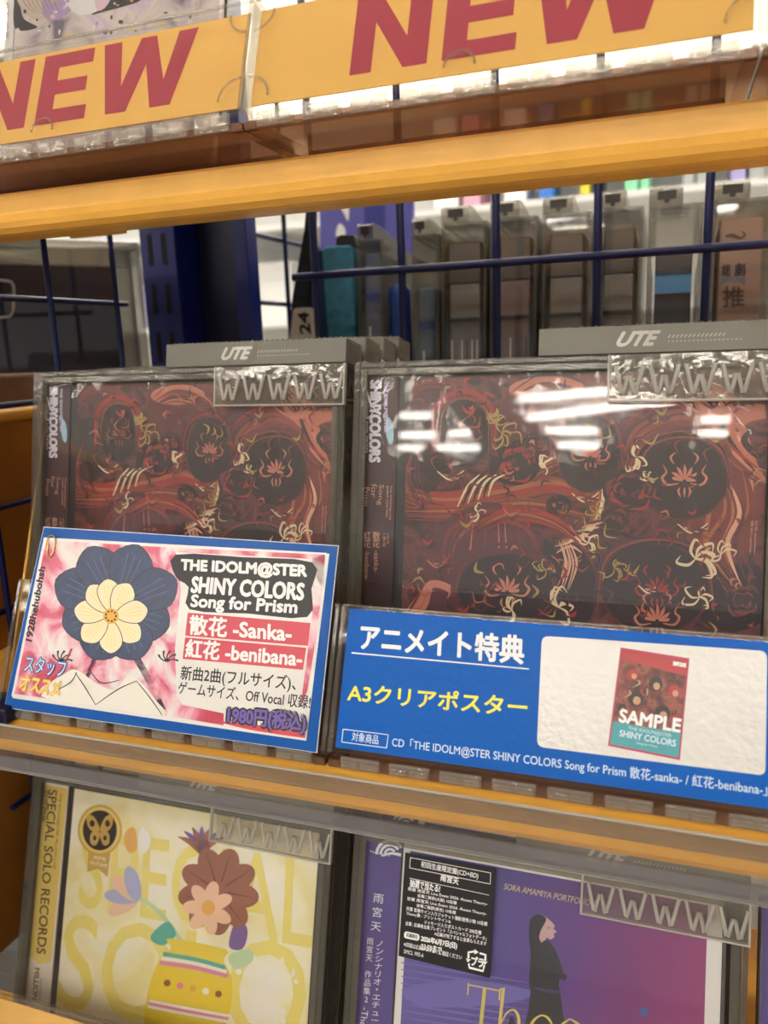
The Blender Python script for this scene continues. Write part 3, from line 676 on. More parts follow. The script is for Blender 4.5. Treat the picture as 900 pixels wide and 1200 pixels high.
def bloom(x, y, s, m1='art_red', m2='art_dark'):
    disc(x, y, s, s * .8, m2)
    for q in range(16):
        a = random.uniform(0, 6.28); r = random.uniform(.15, .9) * s
        rib([(x + r * math.cos(a), y + r * math.sin(a) * .8), (x + r * 1.15 * math.cos(a + .5), y + r * .92 * math.sin(a + .5)), (x + r * math.cos(a + 1.1), y + r * .8 * math.sin(a + 1.1))], [s * .03, s * random.uniform(.1, .2), s * .03], random.choice([m1, m1, 'art_wine', 'art_brick']))
def curls(x, y, s, m='art_cream', k=7):
    for q in range(k):
        a = random.uniform(0, 6.28); l = s * random.uniform(.5, 1.1)
        rib([(x, y), (x + l * .5 * math.cos(a), y + l * .5 * math.sin(a)), (x + l * math.cos(a + .5), y + l * math.sin(a + .5)), (x + l * .8 * math.cos(a + .9), y + l * .8 * math.sin(a + .9))], [s * .04, s * .12, s * .1, s * .02], m)
DK = ['art_dark', 'art_plum', 'art_wine']; WM = ['art_brick', 'art_rust', 'art_wine', 'art_red']; BR = ['art_salmon', 'art_coral', 'art_peach', 'art_orange']
for x, y, rx, ry, m in ((520, 480, 40, 30, 'art_plum'), (640, 478, 52, 40, 'art_wine'), (498, 530, 34, 44, 'art_dark'), (700, 460, 40, 24, 'art_brick'), (640, 455, 44, 14, 'art_salmon'), (760, 500, 40, 40, 'art_plum'), (520, 700, 40, 40, 'art_wine'), (650, 690, 50, 60, 'art_dark'), (850, 600, 44, 70, 'art_brick'), (860, 700, 50, 40, 'art_dark'), (560, 800, 90, 50, 'art_wine'), (760, 800, 120, 50, 'art_dark')): disc(x, y, rx, ry, m, random.uniform(-20, 20))
strands([(468, 575), (520, 592), (590, 584), (650, 572), (706, 590)], 8, 34, (3, 8), WM + ['art_orange'])
strands([(470, 600), (540, 600), (620, 592), (690, 606)], 6, 16, (2, 6), ['art_orange', 'art_rust', 'art_brick'])
disc(575, 640, 62, 50, 'art_wine'); strands([(520, 660), (530, 622), (575, 600), (620, 622), (632, 660)], 9, 30, (2, 5), ['art_brick', 'art_wine', 'art_rust', 'art_plum'])
for q in range(13): rib([(532 + q * 7.4, 606 + abs(q - 6) * 2.2), (525 + q * 8.6, 648)], [.8, 2.6], random.choice(['art_wine', 'art_brick', 'art_salmon', 'art_plum']))
strands([(470, 735), (492, 706), (505, 684), (528, 690), (530, 700)], 5, 16, (3, 8), ['art_coral', 'art_salmon', 'art_brick'])
strands([(812, 452), (838, 478), (858, 520), (880, 548), (896, 566)], 8, 46, (4, 10), ['art_salmon', 'art_coral', 'art_salmon', 'art_dark', 'art_wine'])
rib([(818, 468), (832, 484), (850, 476), (842, 460), (828, 462)], [5, 11, 11, 8, 3], 'art_coral'); rib([(820, 470), (834, 478), (844, 470)], [1, 3, 1], 'art_brick')
rib([(858, 505), (874, 486), (897, 482)], [6, 20, 16], 'art_salmon'); rib([(884, 502), (872, 516), (888, 534), (897, 528)], [4, 8, 7, 3], 'art_dark'); rib([(870, 500), (884, 494), (897, 496)], [1, 3, 2], 'art_brick')
strands([(896, 566), (860, 540), (800, 482), (760, 480), (728, 505)], 6, 20, (2, 5), ['art_red', 'art_wine', 'art_brick'])
strands([(735, 552), (756, 516), (800, 496), (842, 512), (858, 545)], 9, 34, (3, 6), ['art_rust', 'art_plum', 'art_dark', 'art_brick'])
strands([(846, 560), (858, 600), (846, 640), (868, 690)], 10, 54, (2.5, 6), ['art_peach', 'art_orange', 'art_wine', 'art_salmon', 'art_brick'])
strands([(700, 620), (740, 640), (800, 650), (860, 690)], 7, 30, (2, 6), ['art_plum', 'art_wine', 'art_rust', 'art_dark'])
strands([(600, 470), (640, 452), (690, 466), (710, 500)], 7, 30, (2, 5), ['art_brick', 'art_salmon', 'art_wine'])
strands([(480, 470), (500, 452), (540, 456), (570, 490)], 7, 24, (2, 5), DK + ['art_brick'])
strands([(490, 520), (484, 560), (500, 596)], 6, 24, (2, 5), DK + ['art_rust'])
strands([(620, 560), (660, 540), (700, 570), (690, 620), (650, 640)], 6, 22, (2, 6), ['art_orange', 'art_rust', 'art_red', 'art_cream'])
# lacquer discs and crests
for x, y, rx, ry, ro, ls, m in ((543, 508, 32, 40, -8, 15, 'art_rust'), (690, 532, 36, 44, 4, 17, 'art_salmon'), (800, 560, 52, 48, 6, 20, 'art_coral'), (592, 690, 56, 42, 0, 20, 'art_coral'), (768, 690, 62, 52, 0, 19, 'art_red')):
    disc(x, y, rx * 1.05, ry * 1.05, 'art_wine', ro); disc(x, y, rx, ry, 'art_dark', ro)
    lotus(x + 2, y + 4, ls, m)
    strands([(x - rx * 1.1, y + ry * .6), (x - rx * .9, y - ry * .7), (x, y - ry * 1.1), (x + rx * .9, y - ry * .7), (x + rx * 1.1, y + ry * .6)], 5, 12, (1.5, 4), WM + DK)
lotus(770, 728, 20, 'art_coral')
# blooms
bloom(603, 545, 30); bloom(738, 575, 32); bloom(720, 612, 20, 'art_brick'); bloom(655, 592, 15, 'art_orange'); bloom(872, 706, 24, 'art_brick'); bloom(628, 520, 16)
for x, y, r in ((528, 556, 16), (686, 582, 16), (812, 618, 18), (664, 655, 18), (512, 660, 12), (760, 690, 12)):
    for q in range(4): rib([(x - r + q * 4, y - 4 + q * 2), (x + q * 3, y + r * .35 - q), (x + r, y - 5 + q * 3)], [1, 3.4, .8], random.choice(['art_peach', 'art_salmon', 'art_cream']) if q % 2 == 0 else 'art_plum')
for q in range(7): rib([(536 + q * 6, 594 - q * 2), (548 + q * 5, 570 - q), (562 + q * 5, 556)], [1.2, 3.0, 1], 'art_dark' if q % 2 else 'art_cream')
for q in range(8): rib([(652 + q * 5, 648 - q * 5), (668 + q * 4, 640 - q * 4), (682 + q * 4, 648 - q * 6)], [1, 3.4, 1], ('art_peach', 'art_plum', 'art_cream')[q % 3])
strands([(660, 632), (668, 660), (660, 690)], 5, 16, (2, 4), ['art_peach', 'art_wine', 'art_salmon'])
strands([(560, 618), (600, 602), (650, 614), (690, 645)], 5, 14, (2, 5), ['art_brick', 'art_red', 'art_orange'])
# gold curls
for x, y, s in ((582, 478, 16), (588, 508, 20), (640, 548, 16), (745, 536, 22), (762, 560, 12), (815, 655, 30), (690, 636, 18), (640, 668, 18), (655, 712, 24), (700, 600, 14), (845, 650, 18), (600, 715, 20), (820, 700, 22), (720, 665, 16), (560, 600, 12)):
    curls(x, y, s, random.choice(['art_cream', 'art_cream', 'art_gold']), 6)
base = lay.z
for q in range(420):
    if q % 14 == 0: lay.z = base
    x = random.uniform(474, 893); y = random.uniform(450, 860); l = random.uniform(4, 15); a = random.uniform(0, 6.28)
    rib([(x, y), (x + l * math.cos(a), y + l * math.sin(a)), (x + l * 1.5 * math.cos(a + .7), y + l * 1.5 * math.sin(a + .7))], [.6, random.uniform(1.5, 4.5), .5], random.choice(['art_red', 'art_brick', 'art_dark', 'art_wine', 'art_salmon', 'art_rust', 'art_plum', 'art_dark', 'art_gold']))
for q, s_ in enumerate(('散花-sanka-', '紅花-benibana-')): b.text(FR, s_, (880 + q * 5, 610), (878 + q * 5, 650), (883 + q * 5, 610), lay(), 'art_peach')
obj('printed_pattern', b.clip(FR, ub0 + .2, u1 - 1.8, vB + 2.7, vT - 2.4), bk)
keeper.top = FR.px(430, 424, 2.4)[1]
kr = keeper(FR, KR, 151, ZM, 'clear security case locked around the red CD behind the blue printed sign', 'security case', 'clear security cases on the middle shelf', 70)
dup(kr, (SHIFT, 0, 0), 'clear security case around the red CD behind the handwritten sign, front of its stack')
lab = ['second', 'third', 'fourth']
dup(red, (SHIFT, 0, 0), 'red CD with fiery flower artwork behind the handwritten sign, front of its stack')
for q in range(3):
    dy = 21.6 * (q + 1)
    dup(kr, (SHIFT, dy, 0), f'clear security case, {lab[q]} from the front in the stack behind the handwritten sign')
    dup(red, (SHIFT, dy, 0), f'red CD in the {lab[q]} security case of the stack behind the handwritten sign', None, ('shrink_wrap',))

# --- yellow CD ---------------------------------------------------------------------------------
ku = FD.px(38, 912, 2.4)[0]; kw = FD.px(388, 1012, 2.4)[0] - ku
keeper.top = FD.px(98, 912, 2.4)[1]
ky = keeper(FD, ku, kw, ZL, 'clear security case locked around the yellow CD at the bottom left, front of its stack', 'security case', 'clear security cases on the lower shelf', 60)
vT = FD.px(98, 921, -1)[1]; vB = rest(FD, ZL) + 3.2
u0 = max(FD.px(45, 925, -1)[0], ku + 2.9); u1 = min(FD.px(383, 1000, -1)[0], ku + kw - 2.9)
yel = thing('music_cd', FD.W((u0 + u1) / 2, vB, -5), 'yellow and white CD with gold badge at the bottom left, front of its stack', 'CD', 'yellow CDs on the lower shelf')
jewel(FD, u0, u1, vB, vT, 10, yel, 11)
mat('obi_gold', '#e4ca6c', .35); mat('obi_white', '#e8e2d4', .4); mat('obi_ink', '#4a4030', .5); mat('obi_brown', '#8a6a3a', .5)
noise_print('yellow_art', [(.3, '#f5f2e8'), (.45, '#f2edcc'), (.55, '#eadf9e'), (.64, '#dbe8c0'), (.75, '#f5f1e4')], 26, 3, .35, .5)
b = MB(); ob = obj('spine_card', MB().box(FD, u0 + .4, FD.px(80, 925, zn)[0], vB + .6, vT - 1, -8, zn, 'obi_white'), yel)
b.poly(FD, FD.pxs([(48.5, 919), (79, 924), (59.5, 1128), (45, 1130), (32.5, 1117)], zn + .05), zn + .05, 'obi_gold')
n = zn + .12
b.text(FD, 'SPECIAL SOLO RECORDS', (57, 925), (43, 1117), (67, 926), n, 'obi_ink', .02)
b.text(FD, 'THE IDOLM@STER MILLION LIVE!', (69, 929), (61, 1018), (73, 930), n, 'obi_ink')
b.text(FD, '双\n海\n亜\n美', (48.5, 963), (54, 964), (52, 926), n, 'obi_ink')
b.text(FD, 'MILLION', (41, 1134), (38, 1171), (46.5, 1135), n, 'obi_brown', .06)
b.text(FD, 'THE IDOLM@STER', (46.5, 1146), (44.5, 1172), (49.5, 1146), n, 'obi_ink')
obj('lettering', b.clip(FD, u0 + .6, FD.px(79, 925, zn)[0], vB + 1, vT - 1.4), ob)
q0 = FD.px(87, 930, zn)[0]; q1 = FD.px(373, 1000, zn)[0]
bk = obj('booklet', MB().box(FD, q0, q1, vB + 2.5, vT - 2.6, -3, zn, 'yellow_art'), yel)
for nm, c in (('y_letter', '#eadb78'), ('y_badge', '#c6a552'), ('y_brown', '#95583f'), ('y_brown_dk', '#5f3428'), ('y_peach', '#ecc3a4'), ('y_purple', '#7a5a9a'), ('y_yellow', '#e8cf3c'), ('y_white', '#f2f0ea'), ('y_pink', '#e08aa8'), ('y_teal', '#58b0a0'), ('y_lilac', '#aab0d8'), ('y_orange', '#e0a850'), ('y_green', '#bcd8a8')): mat(nm, c, .4)
b = MB(); z = zn + .05
for x, y, r, m in ((300, 1060, 42, 'y_green'), (120, 1150, 30, 'y_green'), (330, 1150, 36, 'y_letter'), (210, 1130, 26, 'y_green')): pass
b.text(FD, 'SPECIAL', (92, 1062), (366, 1112), (98, 970), z + .03, 'y_letter', .008)
b.text(FD, 'SOLO', (66, 1180), (352, 1232), (78, 1070), z + .03, 'y_letter', .008)
b.text(FD, 'RECORDS', (55, 1300), (350, 1345), (64, 1192), z + .03, 'y_letter', .008)
# abstract bouquet standing in the middle: brown blossom, peach band, yellow wrap with striped ribbons
z += .1
b.stroke(FD, [(218, 1112), (196, 1080), (176, 1060), (158, 1050)], [5, 5, 5, 4], z, 'y_green')
for q, an in enumerate((150, 185, 220, 255)):
    a = math.radians(an); b.ell(FD, 160 + 17 * math.cos(a), 1052 + 17 * math.sin(a), 9, 21, z + .02 + q * .003, ('y_peach', 'y_lilac', 'y_peach', 'y_lilac')[q], an + 90)
b.blob(FD, [(176, 1098), (196, 1080), (206, 1096), (190, 1108)], z + .015, 'y_teal'); b.blob(FD, [(268, 1120), (292, 1112), (296, 1126), (276, 1136)], z + .015, 'y_green')
b.blob(FD, [(196, 1100), (228, 1104), (266, 1114), (262, 1126), (272, 1150), (268, 1190), (250, 1216), (176, 1206), (172, 1170), (184, 1130), (200, 1112)], z + .04, 'y_yellow')
for q, (m, w_) in enumerate((('y_teal', 5), ('y_white', 4), ('y_pink', 5))): b.stroke(FD, [(191 - q * 2, 1118 + q * 5), (228, 1124 + q * 5), (264 + q * 1.5, 1134 + q * 5)], w_, z + .06 + q * .01, m)
for q, (m, w_) in enumerate((('y_white', 10), ('y_pink', 3.5))): b.stroke(FD, [(174, 1176), (214, 1184), (268, 1194)], w_, z + .06 + q * .01, m)
for q in range(5): b.ell(FD, 196 + q * 15, 1152 + q * 3.2, 4, 4, z + .06, ('y_brown', 'y_pink', 'y_orange', 'y_white', 'y_brown')[q])
for q in range(9):
    a = math.radians(q * 40 + 10); b.ell(FD, 256 + 24 * math.cos(a), 1044 + 28 * math.sin(a), 15, 24, z + .1 + q * .002, 'y_brown', math.degrees(a) + 90)
    b.stroke(FD, [(256 + 10 * math.cos(a), 1044 + 11 * math.sin(a)), (256 + 42 * math.cos(a), 1044 + 48 * math.sin(a))], [2, .5], z + .12, 'y_brown_dk', False)
for q in range(7):
    a = math.radians(q * 51 + 30); b.ell(FD, 244 + 16 * math.cos(a), 1064 + 18 * math.sin(a), 8, 14, z + .13 + q * .002, 'y_peach', math.degrees(a) + 90)
b.ell(FD, 244, 1064, 8, 9, z + .16, 'y_orange')
for q in range(7):
    a = math.radians(205 + q * 22); b.stroke(FD, [(236, 1000), (236 + 14 * math.cos(a), 992 + 12 * math.sin(a)), (236 + 30 * math.cos(a), 990 + 22 * math.sin(a))], [5, 7, 1], z + .09, 'y_purple' if q % 2 else 'y_brown')
b.blob(FD, [(278, 1076), (290, 1090), (284, 1112), (268, 1108)], z + .09, 'y_purple')
for q in range(26):
    x, y = random.choice([(330, 1150), (320, 1165), (285, 1130), (310, 1180)]); b.ell(FD, x + random.gauss(0, 14), y + random.gauss(0, 16), random.uniform(1, 4), random.uniform(2, 5), z, 'y_white', random.uniform(0, 90))
obj('printed_pattern', b.clip(FD, q0 + .1, q1 - .1, vB + 2.7, vT - 2.8), bk)
b = MB(); z = zn + .2
b.quad(FD, [(104, 990), (130, 996), (126, 1028), (115, 1018), (102, 1022)], z, 'y_badge')
b.ell(FD, 117, 973, 26, 30, z + .02, 'y_badge', 0, 40); b.ell(FD, 117, 973, 23.5, 27, z + .03, 'obi_gold', 0, 40); b.ell(FD, 117, 973, 20, 23.5, z + .04, 'print_black', 0, 40)
for sg in (-1, 1):
    b.blob(FD, [(117, 972), (117 + sg * 7, 957), (117 + sg * 15, 956), (117 + sg * 14, 968), (117 + sg * 6, 976)], z + .06, 'y_badge'); b.blob(FD, [(117, 976), (117 + sg * 10, 976), (117 + sg * 11, 988), (117 + sg * 4, 990)], z + .06, 'y_badge')
    b.ell(FD, 117 + sg * 9, 965, 3, 4, z + .07, 'print_black'); b.ell(FD, 117 + sg * 6, 982, 2, 3, z + .07, 'print_black')
b.text(FD, 'AMI', (109, 1006), (123, 1009), (110, 1002), z + .05, 'y_white'); b.text(FD, 'FUTAMI', (106, 1013), (125, 1017), (107, 1009), z + .05, 'y_white')
for sg in (-1, 1): b.blob(FD, [(161, 992), (161 + sg * 4, 970), (161 + sg * 14, 976), (161 + sg * 15, 990), (161 + sg * 8, 1000)], z, 'y_orange' if sg < 0 else 'y_white')
obj('gold_badge', b.clip(FD, q0 + .1, q1 - .1, vB + 2.7, vT - 2.8), bk)
for q in range(3):
    dup(ky, (0, 20.5 * (q + 1), 0), f'clear security case, {lab[q]} from the front in the stack of yellow CDs', None, ('lock_bar', 'lock_tab'))
    dup(yel, (0, 20.5 * (q + 1), 0), f'yellow CD in the {lab[q]} security case of its stack', None, ('shrink_wrap',))

# --- purple CD ---------------------------------------------------------------------------------
ku = FD.px(417, 985, 0)[0]; kw = FD.px(877, 1095, 0)[0] - ku
keeper.top = FD.px(98, 912, 2.4)[1]
kp = keeper(FD, ku, kw, ZL, 'clear security case locked around the purple CD with the black sticker', 'security case', 'clear security cases on the lower shelf', 66)
vT = min(FD.px(510, 985, -1)[1] - .6, keeper.top - 2.7)
u0 = max(FD.px(424, 985, zn)[0] - .3, ku + 2.9); u1 = min(FD.px(851, 1090, zn)[0], ku + kw - 2.9)
pur = thing('music_cd', FD.W((u0 + u1) / 2, vB, -5), 'purple CD with a black sticker and a woman in a dark dress on its cover', 'CD', 'purple CDs on the lower shelf')
jewel(FD, u0, u1, vB, vT, 10, pur, 23)
mat('obi_purple', '#4b3a86', .4, var=.06); mat('sleeve_white', '#eae8e4', .4)
us1 = FD.px(470, 1000, zn)[0]
ob = obj('spine_card', MB().box(FD, u0 + .3, us1, vB + .5, vT - .5, -8, zn, 'obi_purple'), pur)
b = MB(); n = zn + .1
for r, w_ in ((16, 3.4), (11, 3.0), (6, 2.6)):
    b.stroke(FD, [(457 + r * math.cos(math.radians(a)) * .98 - (.0), 1001 + r * math.sin(math.radians(a)) * .98) for a in range(180, 345, 15)], w_, n, 'print_white')
b.stroke(FD, [(447, 1003), (458, 1000), (470, 1002)], [2, 3, 3.5], n, 'print_white')
b.text(FD, "MusicRay'n", (434, 999.5), (457, 1004.5), (434, 996.5), n, 'print_white', .02)
b.text(FD, '雨\n宮\n天', (434, 1090), (446, 1092), (438, 1047), n, 'print_white', 0, 1, 1.35)
b.text(FD, 'ノ\nン\nシ\nナ\nリ\nオ\n・\nエ\nチ\nュ\nー\nド', (434, 1208), (443, 1209), (441, 1102), n, 'print_white', 0, 1, 1.0)
b.text(FD, '雨\n宮\n天\n\n作\n品\n集\n2', (425, 1174), (433, 1175), (430, 1099), n, 'print_white', 0, 1, 1.05)
b.text(FD, '-Theory-', (422, 1180), (416, 1222), (432, 1181), n, 'print_white')
obj('lettering', b, ob)
bk = obj('booklet', MB().box(FD, us1 + 1, u1 - 1.2, vB + 1.6, vT - .6, -3, zn, 'sleeve_white'), pur)
a0 = FD.px(475, 1100, zn)[0]; a1 = FD.px(828, 1110, zn)[0]; vq = FD.px(590, 1018, zn)[1]
ox = wloc(bk).x / S
grad_print('purple_art', 0, a0 - ox, a1 - ox, [(0, '#5b54a0'), (.35, '#4c3f90'), (.55, '#5a3588'), (.8, '#7c2c72'), (1, '#8f3070')])
b = MB().box(FD, a0, a1, vB + 3, FD.px(590, 1017, zn)[1], zn, zn + .03, 'purple_art')
for nm, c in (('p_dark', '#1c1a26'), ('p_hair', '#18121c'), ('p_skin', '#c9a6a4'), ('p_gold', '#dccb5c'), ('p_belt', '#2e3a6a'), ('p_text', '#cbb98a'), ('p_blue', '#3d5a9c'), ('p_mauve', '#6a62b0'), ('p_pink', '#b06aa4')): mat(nm, c, .4)
b.blob(FD, [(472, 1160), (540, 1148), (620, 1160), (600, 1175), (500, 1180)], zn + .06, 'p_mauve', 4)
for q in range(9): b.stroke(FD, [(470, 1128 + q * 8), (545, 1140 + q * 8), (620, 1152 + q * 8)], [1, 3, .5], zn + .05, 'p_mauve')
b.text(FD, 'SORA AMAMIYA PORTFOLIO 2', (590, 1042), (697, 1063), (592, 1035), zn + .1, 'p_text', .01)
obj('cover_print', b, bk)
b = MB(); z = zn + .12
# the woman printed on the cover: profile to the right, long hair, dark dress
b.blob(FD, [(626, 1074), (634, 1072), (644, 1078), (650, 1085), (648.5, 1088), (652.5, 1092), (649, 1094), (649.5, 1098), (645, 1101), (640, 1099), (639, 1108), (630, 1110), (624, 1090)], z + .02, 'p_skin', 3)
b.blob(FD, [(636, 1073), (628, 1072), (621, 1080), (620, 1098), (622, 1120), (620, 1150), (624, 1158), (636, 1150), (637, 1112), (632, 1100), (634, 1090), (640, 1078)], z + .04, 'p_hair', 4)
b.blob(FD, [(634, 1106), (641, 1102), (650, 1112), (656, 1126), (660, 1140), (664, 1142), (662, 1149), (655, 1148), (657, 1168), (660, 1190), (662, 1215), (616, 1215), (620, 1180), (623, 1150), (628, 1120)], z + .03, 'p_dark', 4)
b.stroke(FD, [(626, 1157), (640, 1161), (657, 1163)], [2, 4, 3.6], z + .05, 'p_belt')
b.stroke(FD, [(634, 1112), (642, 1128), (652, 1144)], [3, 6, 5], z + .045, 'p_dark')
b.stroke(FD, [(642, 1087), (645, 1087.5)], 1, z + .06, 'p_hair', False)
obj('printed_person', b.clip(FD, a0, a1, vB + 3, vT - 3), bk, label='printed woman in a dark belted dress, long black hair, face raised in profile')
b = MB(); z = zn + .2
# large thin serif title, running off below
def serif(pts, ws): b.stroke(FD, pts, ws, z, 'p_gold', len(pts) > 2)
serif([(549, 1154), (585, 1161)], 1.6); serif([(549, 1152), (548, 1166)], 1.8); serif([(586, 1159), (585, 1172)], 1.8); serif([(568, 1158), (561, 1225)], 4.2)
serif([(590, 1158), (583, 1225)], 3.6); serif([(586, 1159), (592, 1158)], 1.4); serif([(586, 1202), (594, 1187), (603, 1184), (608, 1196), (605, 1225)], [1, 1.8, 2.4, 3.6, 3.6])
serif([(622, 1205), (646, 1205), (643, 1194), (634, 1190), (624, 1198), (621, 1212), (628, 1226), (643, 1224)], [1.2, 1.2, 3, 2, 3.4, 4, 3, 1.4])
serif([(668, 1194), (656, 1204), (656, 1222), (668, 1230), (680, 1222), (681, 1204), (668, 1194)], [1.6, 3.4, 4, 1.8, 3.6, 4, 1.6])
b.ell(FD, 754.5, 1186, 5.2, 5.4, z, 'p_blue')
b.stroke(FD, [(594, 1226), (597, 1205), (600, 1192), (604, 1208), (609, 1226)], [6, 5, 2, 5, 6], z - .04, 'p_dark')
obj('title_lettering', b.clip(FD, a0, a1, vB + 3, vT - 3), bk)
b = MB(); z = .35
b.prism(FD, FD.pxs([(475, 999), (581, 1019), (574, 1146), (467, 1120)], z), z, z + .12, 'print_black')
st = obj('sticker', b, pur, label='black promotional sticker with white Japanese lettering')
b = MB(); z = .52
ft = [(481, 1005), (575, 1023), (574.5, 1036), (480, 1017)]
for i in range(4): b.stroke(FD, [ft[i], ft[(i + 1) % 4]], .8, z, 'print_white')
b.text(FD, '初回生産限定盤(CD+BD)', (493, 1017), (560, 1031), (494, 1009), z, 'print_white', .02)
b.text(FD, '雨宮天', (516, 1032), (537, 1037), (517, 1024), z, 'print_white', .03)
b.stroke(FD, [(480, 1029), (573, 1049)], .6, z, 'print_white')
b.text(FD, '抽選で当たる!', (480, 1039), (515, 1046), (481, 1030), z, 'print_white', .03)
for i, (x0, s_, x1) in enumerate([(478, '雨賞 雨宮天 Live Event 2026 -Room Theory-', 571), (489, '会場ご挨拶(大阪) 10名様', 535), (477, '宮賞 雨宮天 Live Event 2026 -Room Theory-', 570), (488, '会場ご挨拶(東京) 10名様', 534), (476, '天賞 直筆サイン入りジャケット撮影使用小物 10名様', 571), (476, 'Theory賞 : プリントサイン&', 528), (497, 'メッセージ入りポストカード 200名様', 564), (475, '全賞 : 応募者全員プレゼント「スペシャルフォトデータ」', 570), (509, '※応募が完了すると全員もらえます', 570)]):
    y = 1044 + i * 5.8; sl = .195
    yy = lambda x: y + (x - 478) * sl
    b.text(FD, s_, (x0, yy(x0)), (x1, yy(x1)), (x0 + .3, yy(x0) - 4.7), z, 'print_white', .015)
b.prism(FD, FD.pxs(rrect([(474, 1091), (492, 1095), (491, 1103), (473, 1099)], 3.5), z), z - .02, z, 'print_white')
b.text(FD, '応募締切', (476, 1097.5), (489, 1100.5), (476.5, 1093), z + .05, 'print_black', .02)
b.text(FD, '2026年6月7日(日)', (493, 1104), (535, 1113), (494, 1096), z, 'print_white', .04)
b.text(FD, '23:59まで', (493, 1113), (517, 1118), (494, 1105), z, 'print_white', .03)
b.text(FD, '※詳細は応募チラシにてご確認ください', (473, 1109), (541, 1125), (473.5, 1103.5), z, 'print_white', .01)
b.text(FD, 'SMCL 995-6', (473, 1117), (496, 1122), (473.5, 1112.5), z, 'print_white', .01)
# recycling mark: three bent arrows in a square around two kana
for pts in ([(549, 1123), (549, 1116), (556, 1115)], [(562, 1117), (569, 1119), (568.5, 1126)], [(567.5, 1131), (566, 1138), (550, 1134), (549.5, 1129)]): b.stroke(FD, pts, 2.6, z, 'print_white', False)
for p in ([(546, 1123), (552, 1124.5), (548, 1128)], [(556, 1112), (556, 1118.5), (561, 1116)], [(565.5, 1126), (571.5, 1127), (568, 1131)]): b.quad(FD, p, z, 'print_white')
b.text(FD, 'プラ', (552, 1131), (566, 1134), (553, 1120.5), z, 'print_white', .05)
obj('sticker_lettering', b, st)
for q in range(3):
    dup(kp, (0, 20.5 * (q + 1), 0), f'clear security case, {lab[q]} from the front in the stack of purple CDs', None, ('lock_bar', 'lock_tab'))
    dup(pur, (0, 20.5 * (q + 1), 0), f'purple CD in the {lab[q]} security case of its stack', None, ('shrink_wrap', 'sticker'))
dup(pur, (FD.px(892, 1100, 0)[0] - FD.px(425, 985, 0)[0], 0, 0), 'purple CD cut by the right edge beside the purple CD with the woman', None, ('shrink_wrap',))

# --- pale CD above the left NEW sign -------------------------------------------------------------
uA = FT.px(1, 30)[0]; uB = FT.px(246, 2)[0] + 4
noise_print('pale_art', [(.3, '#6a6470'), (.4, '#bdb0b0'), (.5, '#d8cdc4'), (.6, '#c8b4c8'), (.7, '#e2dcd2')], 55, 4, .35, .8)
for nm, c in (('t_beige', '#c9b8a6'), ('t_lilac', '#a88fb8'), ('t_black', '#2a2226'), ('t_yellow', '#d8c04a'), ('t_pink', '#d8b8c4'), ('t_white', '#e0deda'), ('t_line', '#8d7a74')): mat(nm, c, .4)
tc_ = thing('music_cd', FT.W((uA + uB) / 2, -5, -5), 'pale CD with white spine standing above the left NEW sign at the top left', 'CD')
vb = (ZU + .6 - FT.o.z) / FT.uy.z
obj('lid', MB().box(FT, uA, uB, vb, 118, -1.4, -.4, 'clear_lid'), tc_)
obj('disc_tray', MB().box(FT, uA, uB, vb, 118, -10, -6, 'tray_dark'), tc_, .4)
sp = obj('spine_card', MB().box(FT, uA + .3, FT.px(16, 20, -2)[0], vb + .6, 117, -6, -2.4, 't_white'), tc_)
b = MB().text(FT, 'や\nゆ\nで\n花\n咲', (4, 46), (11, 45), (4, -8), -2.3, 't_line', 0, 1, 1.1); obj('lettering', b, sp)
bk = obj('booklet', MB().box(FT, FT.px(17, 20, -2)[0], uB - 1, vb + 1, 117, -5.9, -2.4, 'pale_art'), tc_)
b = MB(); z = -2.3
b.blob(FT, [(17, 0), (23, 4), (28, 22), (44, 32), (18, 34)], z, 't_black'); b.blob(FT, [(20, -6), (50, -6), (66, 8), (48, 24), (30, 16)], z + .02, 't_beige')
b.blob(FT, [(52, -4), (70, -4), (84, 10), (70, 22), (58, 24), (50, 16)], z + .03, 't_lilac'); b.blob(FT, [(76, -6), (112, -6), (118, 10), (96, 18), (82, 10)], z + .04, 't_white')
b.blob(FT, [(112, -6), (130, -6), (124, 8), (114, 12)], z + .05, 't_pink'); b.blob(FT, [(126, -6), (160, -6), (162, 2), (120, 14), (108, 16)], z + .03, 't_black')
for q in range(60):
    x = random.uniform(16, 240); y = random.uniform(-8, 40); b.ell(FT, x, y, random.uniform(.8, 3), random.uniform(.8, 3), z + .06 + q * .002, random.choice(['t_black', 't_yellow', 't_pink', 't_lilac', 't_white', 't_beige']), 0, 10)
for q in range(8): b.stroke(FT, [(26 + q * 5, -6), (30 + q * 5, 6), (42 + q * 4, 16)], [.5, 1, .4], z + .2, 't_line')
obj('printed_pattern', b, bk)

